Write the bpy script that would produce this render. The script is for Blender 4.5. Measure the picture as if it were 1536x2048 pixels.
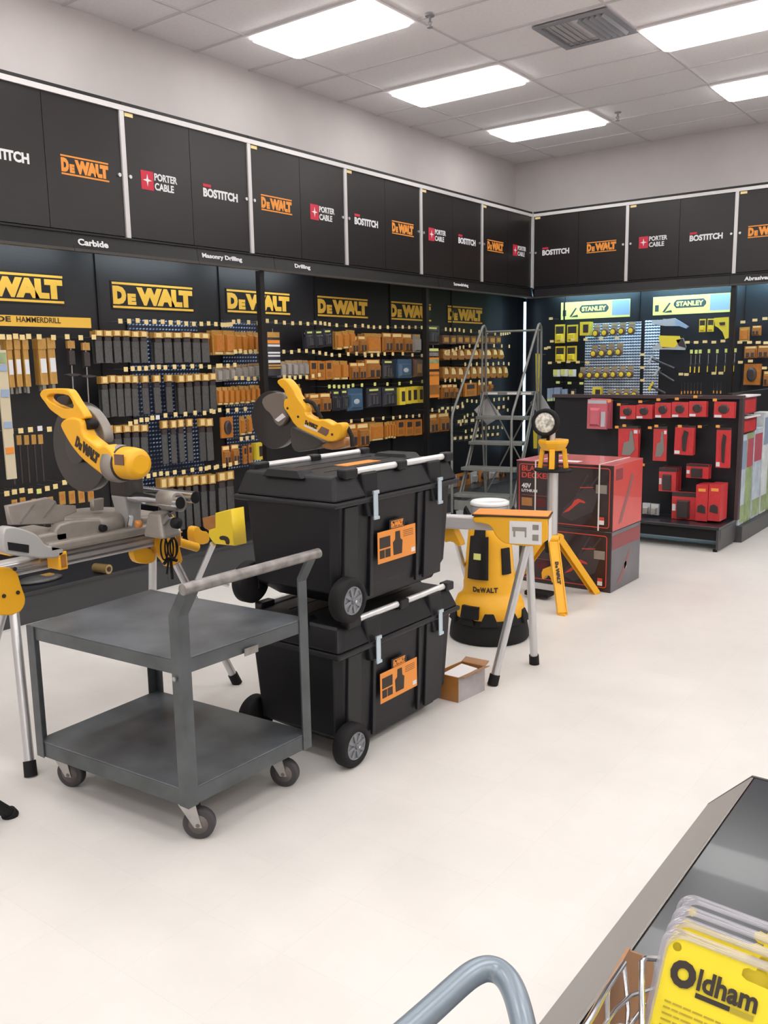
import bpy, bmesh, math, random
import numpy as np
from mathutils import Vector, Matrix
random.seed(7)
for o in list(bpy.data.objects): bpy.data.objects.remove(o)
S = bpy.context.scene; COL = S.collection

# ------------------------------------------------------------------ camera, world, exposure
F_PX = 1758.545; YAW, PITCH, ROLL = -0.6467, 0.1666, -0.0171
CAM = Vector((5.8349, -10.7174, 1.6))
fwd = Vector((math.sin(YAW)*math.cos(PITCH), math.cos(YAW)*math.cos(PITCH), -math.sin(PITCH)))
_r = Vector((math.cos(YAW), -math.sin(YAW), 0)); _u = _r.cross(fwd)
rt = _r*math.cos(ROLL) + _u*math.sin(ROLL); up = -_r*math.sin(ROLL) + _u*math.cos(ROLL)
cd = bpy.data.cameras.new('camera'); cam = bpy.data.objects.new('camera', cd); COL.objects.link(cam)
cd.sensor_fit = 'VERTICAL'; cd.sensor_height = 24; cd.lens = 24*F_PX/2048; cd.clip_start = .03
M = Matrix.Identity(4)
for i, a in enumerate((rt, up, -fwd)):
    for j in range(3): M[j][i] = a[j]
M.translation = CAM; cam.matrix_world = M; S.camera = cam
S.view_settings.view_transform = 'Standard'; S.view_settings.look = 'None'
S.view_settings.gamma = 1; S.view_settings.use_curve_mapping = False
S.view_settings.exposure = 0.84
W = bpy.data.worlds.new('world'); S.world = W; W.use_nodes = True
W.node_tree.nodes['Background'].inputs[0].default_value = (.75, .78, .85, 1)
W.node_tree.nodes['Background'].inputs[1].default_value = .12
CEIL_E, HEAD_E, STRIP_E = 5.2, 20.0, 16.0

def at(u, v, ax, val):
    """world point where the sight line of a photo point meets the plane ax = val"""
    d = fwd + rt*((u-768)/F_PX) - up*((v-1024)/F_PX)
    i = 'xyz'.index(ax); t = (val-CAM[i])/d[i]
    return CAM + d*t

# ------------------------------------------------------------------ materials
def mat(name, c, rough=.5, metal=0, var=0, vscale=20, bump=0, bscale=200, emit=None, estr=0, coat=0, trans=0, alpha=1, spec=None, ior=None):
    m = bpy.data.materials.new(name); m.use_nodes = True; nt = m.node_tree; b = nt.nodes['Principled BSDF']
    b.inputs['Base Color'].default_value = (*c, 1); b.inputs['Roughness'].default_value = rough
    b.inputs['Metallic'].default_value = metal; b.inputs['Coat Weight'].default_value = coat
    b.inputs['Transmission Weight'].default_value = trans; b.inputs['Alpha'].default_value = alpha
    if spec is not None: b.inputs['Specular IOR Level'].default_value = spec
    if ior: b.inputs['IOR'].default_value = ior
    if emit: b.inputs['Emission Color'].default_value = (*emit, 1); b.inputs['Emission Strength'].default_value = estr
    if var or bump:
        tc = nt.nodes.new('ShaderNodeTexCoord')
        if var:
            n = nt.nodes.new('ShaderNodeTexNoise'); n.inputs['Scale'].default_value = vscale; n.inputs['Detail'].default_value = 6
            r = nt.nodes.new('ShaderNodeMapRange'); r.inputs[1].default_value = .3; r.inputs[2].default_value = .7
            r.inputs[3].default_value = 1-var; r.inputs[4].default_value = 1+var
            x = nt.nodes.new('ShaderNodeVectorMath'); x.operation = 'SCALE'; x.inputs[0].default_value = c
            nt.links.new(tc.outputs['Object'], n.inputs['Vector']); nt.links.new(n.outputs[0], r.inputs[0])
            nt.links.new(r.outputs[0], x.inputs['Scale']); nt.links.new(x.outputs[0], b.inputs['Base Color'])
        if bump:
            n = nt.nodes.new('ShaderNodeTexNoise'); n.inputs['Scale'].default_value = bscale
            q = nt.nodes.new('ShaderNodeBump'); q.inputs['Strength'].default_value = bump; q.inputs['Distance'].default_value = .002
            nt.links.new(tc.outputs['Object'], n.inputs['Vector']); nt.links.new(n.outputs[0], q.inputs['Height'])
            nt.links.new(q.outputs[0], b.inputs['Normal'])
    return m
K = {}
def mk(n, *a, **k): K[n] = mat(n, *a, **k)
mk('wall_paint', (.60, .56, .55), .8, var=.03, vscale=3)
mk('ceiling_tile', (.92, .88, .89), .9, var=.03, vscale=40, bump=.3, bscale=90)
mk('grid_metal', (.66, .63, .64), .6)
mk('black_panel', (.010, .008, .008), .33, var=.15, vscale=4)
mk('black_satin', (.009, .008, .009), .42, spec=.4)
mk('black_matte', (.012, .012, .014), .7)
mk('alu', (.62, .62, .63), .38, .9)
mk('alu_white', (.62, .60, .60), .45, .35)
mk('chrome', (.62, .64, .68), .2, 1)
mk('steel', (.45, .44, .43), .35, .9, var=.15, vscale=15)
mk('cast_grey', (.30, .27, .24), .5, .35, var=.12, vscale=12)
mk('pale_grey', (.42, .41, .40), .45, .2)
mk('dw_yellow', (.86, .43, .015), .4)
mk('dw_yellow_flat', (.85, .50, .06), .6)
mk('logo_orange', (.75, .27, .04), .6)
mk('logo_white', (.72, .72, .74), .6)
mk('logo_red', (.55, .02, .05), .6)
mk('text_dark', (.03, .02, .015), .6)
mk('plastic_black', (.006, .006, .008), .42, bump=.15, bscale=350, spec=.35)
mk('plastic_black2', (.010, .010, .013), .45, spec=.4)
mk('rubber', (.009, .008, .009), .7, spec=.3)
mk('hub_grey', (.22, .23, .25), .4, .3)
mk('cart_grey', (.085, .095, .10), .42, .25, var=.25, vscale=9)
mk('cart_deck', (.12, .13, .145), .38, .3, var=.35, vscale=5)
mk('cart_worn', (.26, .24, .23), .45, .5, var=.3, vscale=25)
mk('white_paper', (.72, .70, .70), .7)
mk('label_orange', (.80, .28, .04), .45)
mk('pack_orange', (.52, .19, .03), .38, var=.12, vscale=8, coat=.3)
mk('pack_orange2', (.36, .15, .035), .35, var=.2, vscale=8, coat=.3)
mk('pack_brown', (.15, .075, .045), .3, var=.25, vscale=8, coat=.5)
mk('pack_dark', (.035, .035, .045), .25, coat=.6)
mk('pack_clear', (.33, .30, .27), .25, var=.25, vscale=14, coat=.6)
mk('pack_bit', (.10, .10, .10), .4, .3, var=.3, vscale=12)
mk('pack_yellow', (.80, .62, .05), .4)
mk('pack_red', (.62, .045, .05), .35, var=.08, vscale=8, coat=.3)
mk('pack_pink', (.62, .13, .17), .22, coat=.7)
mk('pack_blue', (.35, .45, .62), .3, .2)
mk('tag_yellow', (.85, .66, .30), .6)
mk('tag_lime', (.70, .74, .22), .6)
mk('tag_orange', (.85, .36, .07), .6)
mk('tag_white', (.75, .76, .78), .6)
mk('brass', (.55, .38, .17), .3, .8)
mk('bd_black', (.022, .010, .012), .35, coat=.4)
mk('bd_red', (.62, .06, .05), .32, coat=.5, var=.06, vscale=6)
mk('cardboard', (.36, .19, .10), .8, var=.1, vscale=10)
mk('strap', (.72, .70, .64), .6)
mk('ladder_grey', (.20, .205, .19), .5, .3, var=.1)
mk('counter_black', (.014, .018, .024), .20, coat=.15)
mk('counter_lip', (.25, .235, .22), .35, .2)
mk('tube_grey', (.23, .28, .33), .3, .3)
mk('oldham_yellow', (.84, .68, .02), .45)
mk('hose_pack', (.45, .52, .60), .5, var=.25, vscale=12)
mk('green_pack', (.28, .36, .18), .5, var=.3, vscale=10)
mk("lamp_glass", (.8, .78, .7), .3, .5, var=.6, vscale=45)
mk('deck_black', (.018, .018, .022), .35, coat=.3)
mk('vent_grey', (.32, .32, .35), .6)
mk('grid_dark', (.05, .045, .042), .4); mk('deck_kick', (.045, .045, .05), .4); mk('banner_yellow', (.86, .72, .20), .55); mk('badge_dark', (.05, .06, .07), .5)
mk('diffuser', (.9, .9, .9), .5, emit=(1, .985, .965), estr=CEIL_E)
mk('tube_cool', (.9, .9, .9), .5, emit=(.80, .92, 1), estr=HEAD_E)
mk('tube_blue', (.9, .9, .9), .5, emit=(.42, .78, 1), estr=HEAD_E*2.6)
mk('strip_blue', (.9, .9, .9), .5, emit=(.45, .75, 1), estr=STRIP_E/8)
mk('clear_plastic', (.93, .92, .95), .12, trans=.0, alpha=.32, coat=1)

def floor_mat():
    m = mat('vinyl_tile', (.8, .77, .73), .28); nt = m.node_tree; b = nt.nodes['Principled BSDF']; L = nt.links
    tc = nt.nodes.new('ShaderNodeTexCoord'); br = nt.nodes.new('ShaderNodeTexBrick')
    mp = nt.nodes.new('ShaderNodeMapping'); L.new(tc.outputs['Object'], mp.inputs[0]); L.new(mp.outputs[0], br.inputs['Vector'])
    br.offset = 0; br.inputs['Scale'].default_value = 1; br.inputs['Brick Width'].default_value = .305; br.inputs['Row Height'].default_value = .305
    br.inputs['Mortar Size'].default_value = .0012; br.inputs['Color1'].default_value = (.685, .66, .63, 1); br.inputs['Color2'].default_value = (.70, .675, .645, 1)
    br.inputs['Mortar'].default_value = (.655, .63, .60, 1)
    n = nt.nodes.new('ShaderNodeTexNoise'); n.inputs['Scale'].default_value = 1.6; n.inputs['Detail'].default_value = 9; n.inputs['Roughness'].default_value = .65
    L.new(tc.outputs['Object'], n.inputs['Vector'])
    r = nt.nodes.new('ShaderNodeMapRange'); r.inputs[1].default_value = .3; r.inputs[2].default_value = .7; r.inputs[3].default_value = .93; r.inputs[4].default_value = 1.04
    L.new(n.outputs[0], r.inputs[0])
    x = nt.nodes.new('ShaderNodeVectorMath'); x.operation = 'SCALE'; L.new(br.outputs[0], x.inputs[0]); L.new(r.outputs[0], x.inputs['Scale']); L.new(x.outputs[0], b.inputs['Base Color'])
    r2 = nt.nodes.new('ShaderNodeMapRange'); r2.inputs[3].default_value = .3; r2.inputs[4].default_value = .5; L.new(n.outputs[0], r2.inputs[0]); L.new(r2.outputs[0], b.inputs['Roughness'])
    return m
K['floor'] = floor_mat()
def peg_mat(name, base, dot, pitch, r0, metal=0, rough=.5, axes=('Y', 'Z')):
    """pegboard: a regular grid of punched holes (or rims with a glint painted in)"""
    m = mat(name, base, rough, 0); nt = m.node_tree; b = nt.nodes['Principled BSDF']; L = nt.links
    tc = nt.nodes.new('ShaderNodeTexCoord'); sp = nt.nodes.new('ShaderNodeSeparateXYZ'); L.new(tc.outputs['Object'], sp.inputs[0])
    def mth(op, a, bb=None):
        n = nt.nodes.new('ShaderNodeMath'); n.operation = op
        for i, q in enumerate((a, bb)):
            if q is None: continue
            if isinstance(q, (int, float)): n.inputs[i].default_value = q
            else: L.new(q, n.inputs[i])
        return n.outputs[0]
    ds = []
    for a in axes:
        fr = mth('FRACT', mth('DIVIDE', sp.outputs[a], pitch)); ds.append(mth('SUBTRACT', fr, .5))
    skew = mth('ADD', ds[0], mth('MULTIPLY', ds[1], -.5))
    d = mth('ADD', mth('POWER', mth('MULTIPLY', skew, .75), 2), mth('POWER', mth('MULTIPLY', ds[1], 1.25), 2))
    k = mth('LESS_THAN', d, r0*r0)
    if metal:      # uneven glint put into the colour: some rims bright, others dull
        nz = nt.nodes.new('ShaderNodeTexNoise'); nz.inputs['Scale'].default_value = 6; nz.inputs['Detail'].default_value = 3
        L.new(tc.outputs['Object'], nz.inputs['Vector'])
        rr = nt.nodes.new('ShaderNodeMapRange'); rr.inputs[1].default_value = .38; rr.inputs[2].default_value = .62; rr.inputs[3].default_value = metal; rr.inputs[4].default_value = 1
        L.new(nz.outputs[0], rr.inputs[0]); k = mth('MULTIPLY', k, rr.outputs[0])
    mx = nt.nodes.new('ShaderNodeMix'); mx.data_type = 'RGBA'; L.new(k, mx.inputs['Factor'])
    mx.inputs['A'].default_value = (*base, 1); mx.inputs['B'].default_value = (*dot, 1); L.new(mx.outputs['Result'], b.inputs['Base Color'])
    return m
K['peg_black'] = peg_mat('peg_black', (.009, .008, .010), (.004, .004, .005), .0254, .16)
K['peg_black_x'] = peg_mat('peg_black_x', (.009, .009, .013), (.004, .004, .005), .0254, .16, axes=('X', 'Z'))
K['peg_glint'] = peg_mat('peg_glint', (.008, .012, .035), (.45, .66, 1.0), .032, .24, .15)  # reflected blue light painted as pale blue dots
K['peg_glint_x'] = peg_mat('peg_glint_x', (.02, .05, .12), (.92, .96, 1.0), .034, .42, .6, axes=('X', 'Z'))  # stronger reflection painted as near-white dots

# ------------------------------------------------------------------ mesh helpers
class MB:
    def __init__(s): s.v = []; s.f = []; s.m = []; s.s = []
    def add(s, vs, fs, m=0, sm=False):
        b = len(s.v); s.v += [Vector(q) for q in vs]
        for f in fs: s.f.append([b+i for i in f]); s.m.append(m); s.s.append(sm)
        return s
    def box(s, x0, x1, y0, y1, z0, z1, m=0):
        vs = [(x, y, z) for z in (z0, z1) for y in (y0, y1) for x in (x0, x1)]
        return s.add(vs, [(0, 2, 3, 1), (4, 5, 7, 6), (0, 1, 5, 4), (2, 6, 7, 3), (0, 4, 6, 2), (1, 3, 7, 5)], m)
    def hexa(s, b, t, m=0):
        """bottom and top quads (each counter-clockwise from above)"""
        return s.add(list(b)+list(t), [(3, 2, 1, 0), (4, 5, 6, 7)] + [(i, (i+1) % 4, 4+(i+1) % 4, 4+i) for i in range(4)], m)
    def bar(s, p0, p1, w, h, m=0, upv=(0, 0, 1)):
        p0 = Vector(p0); p1 = Vector(p1); d = (p1-p0).normalized(); u = Vector(upv)
        if abs(d.dot(u)) > .98: u = Vector((1, 0, 0))
        a = d.cross(u).normalized()*w/2; b = a.cross(d).normalized()*h/2
        q = [-a-b, a-b, a+b, -a+b]
        return s.add([p0+i for i in q]+[p1+i for i in q], [(3, 2, 1, 0), (4, 5, 6, 7)]+[(i, (i+1) % 4, 4+(i+1) % 4, 4+i) for i in range(4)], m)
    def cyl(s, p0, p1, r0, r1=None, n=20, m=0, caps=True):
        return s.tube([p0, p1], [r0, r0 if r1 is None else r1], n, m, caps)
    def tube(s, path, r, n=12, m=0, caps=True):
        P = [Vector(p) for p in path]; k = len(P)
        if not isinstance(r, (list, tuple)): r = [r]*k
        T = [(P[min(i+1, k-1)]-P[max(i-1, 0)]).normalized() for i in range(k)]
        a = T[0].orthogonal().normalized(); vs = []
        for i in range(k):
            a = (a-T[i]*a.dot(T[i])).normalized(); b = T[i].cross(a)
            vs += [P[i]+(a*math.cos(2*math.pi*j/n)+b*math.sin(2*math.pi*j/n))*r[i] for j in range(n)]
        fs = [(i*n+j, i*n+(j+1) % n, (i+1)*n+(j+1) % n, (i+1)*n+j) for i in range(k-1) for j in range(n)]
        s.add(vs, fs, m, True)
        if caps:
            s.add(vs[:n], [tuple(reversed(range(n)))], m); s.add(vs[-n:], [tuple(range(n))], m)
        return s
    def lathe(s, c, prof, n=32, m=0, axis=(0, 0, 1), sx=1, sy=1, smooth=True):
        c = Vector(c); w = Vector(axis).normalized()
        a = Vector((1, 0, 0)) if abs(w.z) > .9 else w.orthogonal().normalized(); b = w.cross(a)
        vs = []; k = len(prof)
        for r, z in prof: vs += [c+w*z+a*(r*sx*math.cos(2*math.pi*j/n))+b*(r*sy*math.sin(2*math.pi*j/n)) for j in range(n)]
        fs = [(i*n+j, i*n+(j+1) % n, (i+1)*n+(j+1) % n, (i+1)*n+j) for i in range(k-1) for j in range(n)]
        s.add(vs, fs, m, smooth); s.add(vs[:n], [tuple(reversed(range(n)))], m); s.add(vs[-n:], [tuple(range(n))], m)
        return s
    def prism(s, pts, off, m=0):
        pts = [Vector(p) for p in pts]; n = len(pts); off = Vector(off)
        return s.add(pts+[p+off for p in pts], [tuple(reversed(range(n))), tuple(range(n, 2*n))]+[(i, (i+1) % n, n+(i+1) % n, n+i) for i in range(n)], m)
    def mesh(s, name, mats, loc=(0, 0, 0)):
        me = bpy.data.meshes.new(name); L = Vector(loc)
        me.from_pydata([tuple(q-L) for q in s.v], [], s.f)
        for m in mats: me.materials.append(m)
        me.polygons.foreach_set('material_index', s.m); me.polygons.foreach_set('use_smooth', s.s)
        bm = bmesh.new(); bm.from_mesh(me); bmesh.ops.recalc_face_normals(bm, faces=bm.faces); bm.to_mesh(me); bm.free()
        return me
    def build(s, name, mats, parent=None, loc=None, bevel=0, seg=2):
        if not isinstance(mats, (list, tuple)): mats = [mats]
        mats = [K[q] if isinstance(q, str) else q for q in mats]
        L = wloc(parent) if parent else Vector(loc or (0, 0, 0))
        o = bpy.data.objects.new(name, s.mesh(name, mats, L)); COL.objects.link(o)
        if parent: o.parent = parent; WL[o.name] = L
        else: o.location = L; WL[o.name] = L
        if bevel:
            b = o.modifiers.new('bevel', 'BEVEL'); b.width = bevel; b.segments = seg; b.limit_method = 'ANGLE'; b.angle_limit = math.radians(40)
        return o
WL = {}
def wloc(o): return WL[o.name]
def tag(o, label=None, cat=None, group=None, kind=None):
    if label: o['label'] = label
    if cat: o['category'] = cat
    if group: o['group'] = group
    if kind: o['kind'] = kind
    return o
def thing(name, label, cat, loc=(0, 0, 0), group=None):
    o = bpy.data.objects.new(name, None); COL.objects.link(o); o.location = loc; WL[o.name] = Vector(loc)
    o.empty_display_size = .05
    return tag(o, label, cat, group)
def copy_tree(o, parent=None):
    c = o.copy(); COL.objects.link(c); WL[c.name] = WL.get(o.name, Vector())
    if parent: c.parent = parent
    for ch in o.children: copy_tree(ch, c)
    return c
def struct(o): o['kind'] = 'structure'; return o
FR_L = Matrix(((0, 0, 1, 0), (1, 0, 0, 0), (0, 1, 0, 0), (0, 0, 0, 1)))      # panel facing +x : X=+y Y=+z Z=+x
FR_R = Matrix(((1, 0, 0, 0), (0, 0, -1, 0), (0, 1, 0, 0), (0, 0, 0, 1)))     # panel facing -y : X=+x Y=+z Z=-y
def frame(o, X, Y):
    X = Vector(X).normalized(); Z = X.cross(Vector(Y)).normalized(); Y = Z.cross(X)
    m = Matrix.Identity(4)
    for i, a in enumerate((X, Y, Z)):
        for j in range(3): m[j][i] = a[j]
    m.translation = Vector(o); return m
def shape(name, polys, fr, thick, material, parent=None, bevel=0, loc=None, smooth=False, z0=0):
    """solid from 2D outlines (first outer, others holes) in frame fr, thickness extending behind z0"""
    cu = bpy.data.curves.new(name, 'CURVE'); cu.dimensions = '2D'; cu.fill_mode = 'BOTH'
    cu.extrude = max(thick/2-bevel, .0001); cu.bevel_depth = bevel; cu.bevel_resolution = 2
    if bevel: cu.offset = -bevel
    for p in polys:
        sp = cu.splines.new('POLY'); sp.points.add(len(p)-1)
        for q, (x, y) in zip(sp.points, p): q.co = (x, y, 0, 1)
        sp.use_cyclic_u = True
    ob = bpy.data.objects.new('tmp', cu); me = bpy.data.meshes.new_from_object(ob)
    bpy.data.objects.remove(ob); bpy.data.curves.remove(cu)
    L = wloc(parent) if parent else Vector(loc or (0, 0, 0))
    me.transform(Matrix.Translation(-L) @ fr @ Matrix.Translation((0, 0, z0-thick/2)))
    me.materials.clear(); me.materials.append(K[material] if isinstance(material, str) else material)
    if bevel:
        for p in me.polygons: p.use_smooth = len(p.vertices) == 4
    o = bpy.data.objects.new(name, me); me.name = name; COL.objects.link(o)
    if parent: o.parent = parent
    else: o.location = L
    WL[o.name] = L
    return o
def rnd(p, k=2):
    """smooth a closed outline (Chaikin)"""
    for _ in range(k):
        q = []
        for i in range(len(p)):
            a, b = p[i], p[(i+1) % len(p)]
            q += [(a[0]*.75+b[0]*.25, a[1]*.75+b[1]*.25), (a[0]*.25+b[0]*.75, a[1]*.25+b[1]*.75)]
        p = q
    return p
def trace(name, polys, ax, val, thick, material, parent, bevel=.004, crop=None, sm=1, toward=0):
    """outline taken in the photo, put on the real plane ax=val with real thickness"""
    out = []
    for p in polys:
        if crop: p = [(crop[0]+a/crop[2], crop[1]+b/crop[2]) for a, b in p]
        w = [at(a, b, ax, val) for a, b in p]
        q = [(c.y, c.z) if ax == 'x' else (c.x, c.z) for c in w]
        out.append(rnd(q, sm) if sm else q)
    fr = (Matrix.Translation((val+toward, 0, 0)) @ FR_L) if ax == 'x' else (Matrix.Translation((0, val-toward, 0)) @ FR_R)
    return shape(name, out, fr, thick, material, parent, bevel)
_tc = {}
def text_mesh(s, bold, spacing):
    key = (s, bold, spacing)
    if key not in _tc:
        cu = bpy.data.curves.new('t', 'FONT'); cu.body = s; cu.offset = bold; cu.extrude = .004; cu.space_character = spacing; cu.resolution_u = 3
        ob = bpy.data.objects.new('t', cu); me = bpy.data.meshes.new_from_object(ob); bpy.data.objects.remove(ob)
        co = np.empty(len(me.vertices)*3); me.vertices.foreach_get('co', co); co = co.reshape(-1, 3)
        _tc[key] = (co, [tuple(p.vertices) for p in me.polygons])
    return _tc[key]
def text_into(mb, s, fr, x0, y0, w, h, m=0, bold=.02, spacing=1, lift=.0015):
    co, fs = text_mesh(s, bold, spacing); lo = co.min(0); hi = co.max(0)
    q = (co-lo)/(np.maximum(hi-lo, 1e-6)); q[:, 0] = x0+q[:, 0]*w; q[:, 1] = y0+q[:, 1]*h; q[:, 2] = q[:, 2]*lift
    mb.add([fr @ Vector(c) for c in q], fs, m)
def rect_into(mb, fr, x0, x1, y0, y1, z1=.001, m=0, z0=0):
    vs = [fr @ Vector((x, y, z)) for z in (z0, z1) for y in (y0, y1) for x in (x0, x1)]
    mb.add(vs, [(0, 2, 3, 1), (4, 5, 7, 6), (0, 1, 5, 4), (2, 6, 7, 3), (0, 4, 6, 2), (1, 3, 7, 5)], m)
def dewalt_into(mb, fr, w, h, m=0, bars=True, x0=0, y0=0):
    b = .085*h if bars else 0; g = .06*h if bars else 0
    if bars:
        rect_into(mb, fr, x0, x0+w, y0, y0+b, .003, m); rect_into(mb, fr, x0, x0+w, y0+h-b, y0+h, .003, m)
    H = h-2*b-2*g; y = y0+b+g
    text_into(mb, 'D', fr, x0+.005*w, y, .155*w, H, m, .08)
    text_into(mb, 'E', fr, x0+.175*w, y, .10*w, H*.62, m, .08)
    text_into(mb, 'WALT', fr, x0+.285*w, y, .71*w, H, m, .08, .92)

# ------------------------------------------------------------------ room shell
RX, RY, HC = 13.0, -16.0, 4.139
struct(MB().box(-.1, RX, RY, .1, -.1, 0).build('floor', 'floor'))
struct(MB().box(-.1, RX, RY, .1, HC+.012, HC+.1).build('ceiling', 'ceiling_tile'))
struct(MB().box(-.1, 0, RY, 0, 0, HC+.012).build('wall_left', 'wall_paint'))
struct(MB().box(0, RX, 0, .1, 0, HC+.012).build('wall_back', 'wall_paint'))
struct(MB().box(RX, RX+.1, RY, 0, 0, HC+.012).build('wall_right', 'wall_paint'))
struct(MB().box(0, RX, RY-.1, RY, 0, HC+.012).build('wall_front', 'wall_paint'))
g = MB()
for i in range(-1, 11):
    x = .575+1.22*i
    if x > 0: g.box(x-.008, x+.008, RY, 0, HC, HC+.012)
for j in range(-18, 10):
    y = -5.45+.61*j
    if RY < y < 0: g.box(0, RX, y-.008, y+.008, HC-.0005, HC+.012)
struct(g.build('trim_1', 'grid_metal'))

def troffer(x, y, label, group=None):
    t = thing('ceiling_light', label, 'ceiling light', (x, y, HC), 'recessed rectangular ceiling light panels')
    f = MB(); w, l = 1.22, .61
    f.box(x, x+w, y, y+.03, HC-.012, HC); f.box(x, x+w, y+l-.03, y+l, HC-.012, HC)
    f.box(x, x+.03, y+.03, y+l-.03, HC-.012, HC); f.box(x+w-.03, x+w, y+.03, y+l-.03, HC-.012, HC)
    f.build('frame', 'ceiling_tile', t)
    r = .05; pts = []
    for cx, cy, a0 in ((x+w-.03-r, y+l-.03-r, 0), (x+.03+r, y+l-.03-r, 90), (x+.03+r, y+.03+r, 180), (x+w-.03-r, y+.03+r, 270)):
        for k in range(5):
            a = math.radians(a0+k*22.5); pts.append((cx+r*math.cos(a), cy+r*math.sin(a), HC-.035))
    MB().prism(pts, (0, 0, .034)).build('diffuser', 'diffuser', t)
seen = {(0, 0): 'white rectangular ceiling light nearest the camera, above the long cabinet wall',
        (0, 1): 'white rectangular ceiling light, middle of the row above the long cabinet wall',
        (0, 2): 'white rectangular ceiling light nearest the corner, above the long cabinet wall',
        (1, 1): 'white rectangular ceiling light beside the air vent at the picture edge',
        (1, 2): 'white rectangular ceiling light at right picture edge, nearest the back wall'}
for i in range(5):
    for j in range(-5, 3):
        x, y = .575+2.44*i, -5.45+1.83*j
        if (i, j) in ((1, 0),): continue
        troffer(x, y, seen.get((i, j), 'white rectangular ceiling light panel outside the picture, in the ceiling grid'))
# vent
vx, vy = 2.40, -4.17
t = thing('ceiling_vent', 'grey square air diffuser with angled louvres in the ceiling', 'ceiling vent', (vx, vy, HC))
m_ = MB(); m_.box(vx, vx+.61, vy, vy+.05, HC-.012, HC); m_.box(vx, vx+.61, vy+.56, vy+.61, HC-.012, HC); m_.box(vx, vx+.05, vy+.05, vy+.56, HC-.012, HC); m_.box(vx+.56, vx+.61, vy+.05, vy+.56, HC-.012, HC)
m_.build('frame', 'vent_grey', t)
for h_ in range(2):
    for k in range(5):
        a = vx+.08+.048*k+(.26 if h_ else 0); s_ = 1 if h_ else -1
        MB().hexa([(a, vy+.06, HC-.03), (a+.006, vy+.06, HC-.03), (a+.006, vy+.55, HC-.03), (a, vy+.55, HC-.03)],
                  [(a+.03*s_, vy+.06, HC), (a+.006+.03*s_, vy+.06, HC), (a+.006+.03*s_, vy+.55, HC), (a+.03*s_, vy+.55, HC)]).build('louvre', 'vent_grey', t)
for (sx_, sy_, lb) in ((1.93, -4.88, 'small grey sprinkler head between the two nearest ceiling lights'), (2.0, -1.5, 'small grey sprinkler head beside the light nearest the corner')):
    t = thing('sprinkler_head', lb, 'sprinkler', (sx_, sy_, HC))
    MB().lathe((sx_, sy_, HC-.012), [(.035, 0), (.035, .006), (.012, .012)], 16).build('escutcheon', 'vent_grey', t)
    MB().cyl((sx_, sy_, HC-.05), (sx_, sy_, HC-.01), .01, n=10).cyl((sx_-.018, sy_, HC-.05), (sx_+.004, sy_, HC-.085), .005, n=8).cyl((sx_+.018, sy_, HC-.05), (sx_-.004, sy_, HC-.085), .005, n=8).cyl((sx_, sy_, HC-.09), (sx_, sy_, HC-.084), .022, n=16).build('nozzle', 'vent_grey', t)
p = at(1160, 118, 'z', HC)
tag(MB().box(-.03, .03, -.02, .02, -.05, 0).box(-.02, .05, -.025, .0, -.075, -.05).build('ceiling_clip', 'brass', loc=tuple(p)), 'small tan clip hanging from the ceiling beside the vent', 'clip')

# ------------------------------------------------------------------ wall fixtures: cabinets, fascia, gondolas
XD, ZT, ZB, FB, CW = .526, 3.422, 2.509, 2.391, 1.22
def logo(kind, fr, parent, s=1.0):
    """brand mark centred on the frame origin"""
    if kind == 'DW':
        mb = MB(); dewalt_into(mb, fr, .37*s, .125*s, 0, True, -.185*s, -.0625*s); mb.build('logo', 'logo_orange', parent)
    elif kind == 'PC':
        mb = MB(); rect_into(mb, fr, -.17*s, -.06*s, -.065*s, .065*s, .002, 0)
        st = [(.0, .045), (.008, .008), (.04, 0), (.008, -.008), (0, -.045), (-.008, -.008), (-.04, 0), (-.008, .008)]
        mb.add([fr @ Vector((-.115*s+x*s, y*s, .003)) for x, y in st], [tuple(reversed(range(8)))], 1)
        text_into(mb, 'PORTER', fr, -.05*s, .008*s, .21*s, .052*s, 1, .03); text_into(mb, 'CABLE', fr, -.05*s, -.058*s, .175*s, .052*s, 1, .03)
        mb.build('logo', ['logo_red', 'logo_white'], parent)
    else:
        mb = MB(); text_into(mb, 'BOSTITCH', fr, -.18*s, -.04*s, .36*s, .066*s, 0, .045); rect_into(mb, fr, -.18*s, -.10*s, .034*s, .056*s, .003, 1)
        mb.build('logo', ['logo_white', 'logo_red'], parent)
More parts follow.
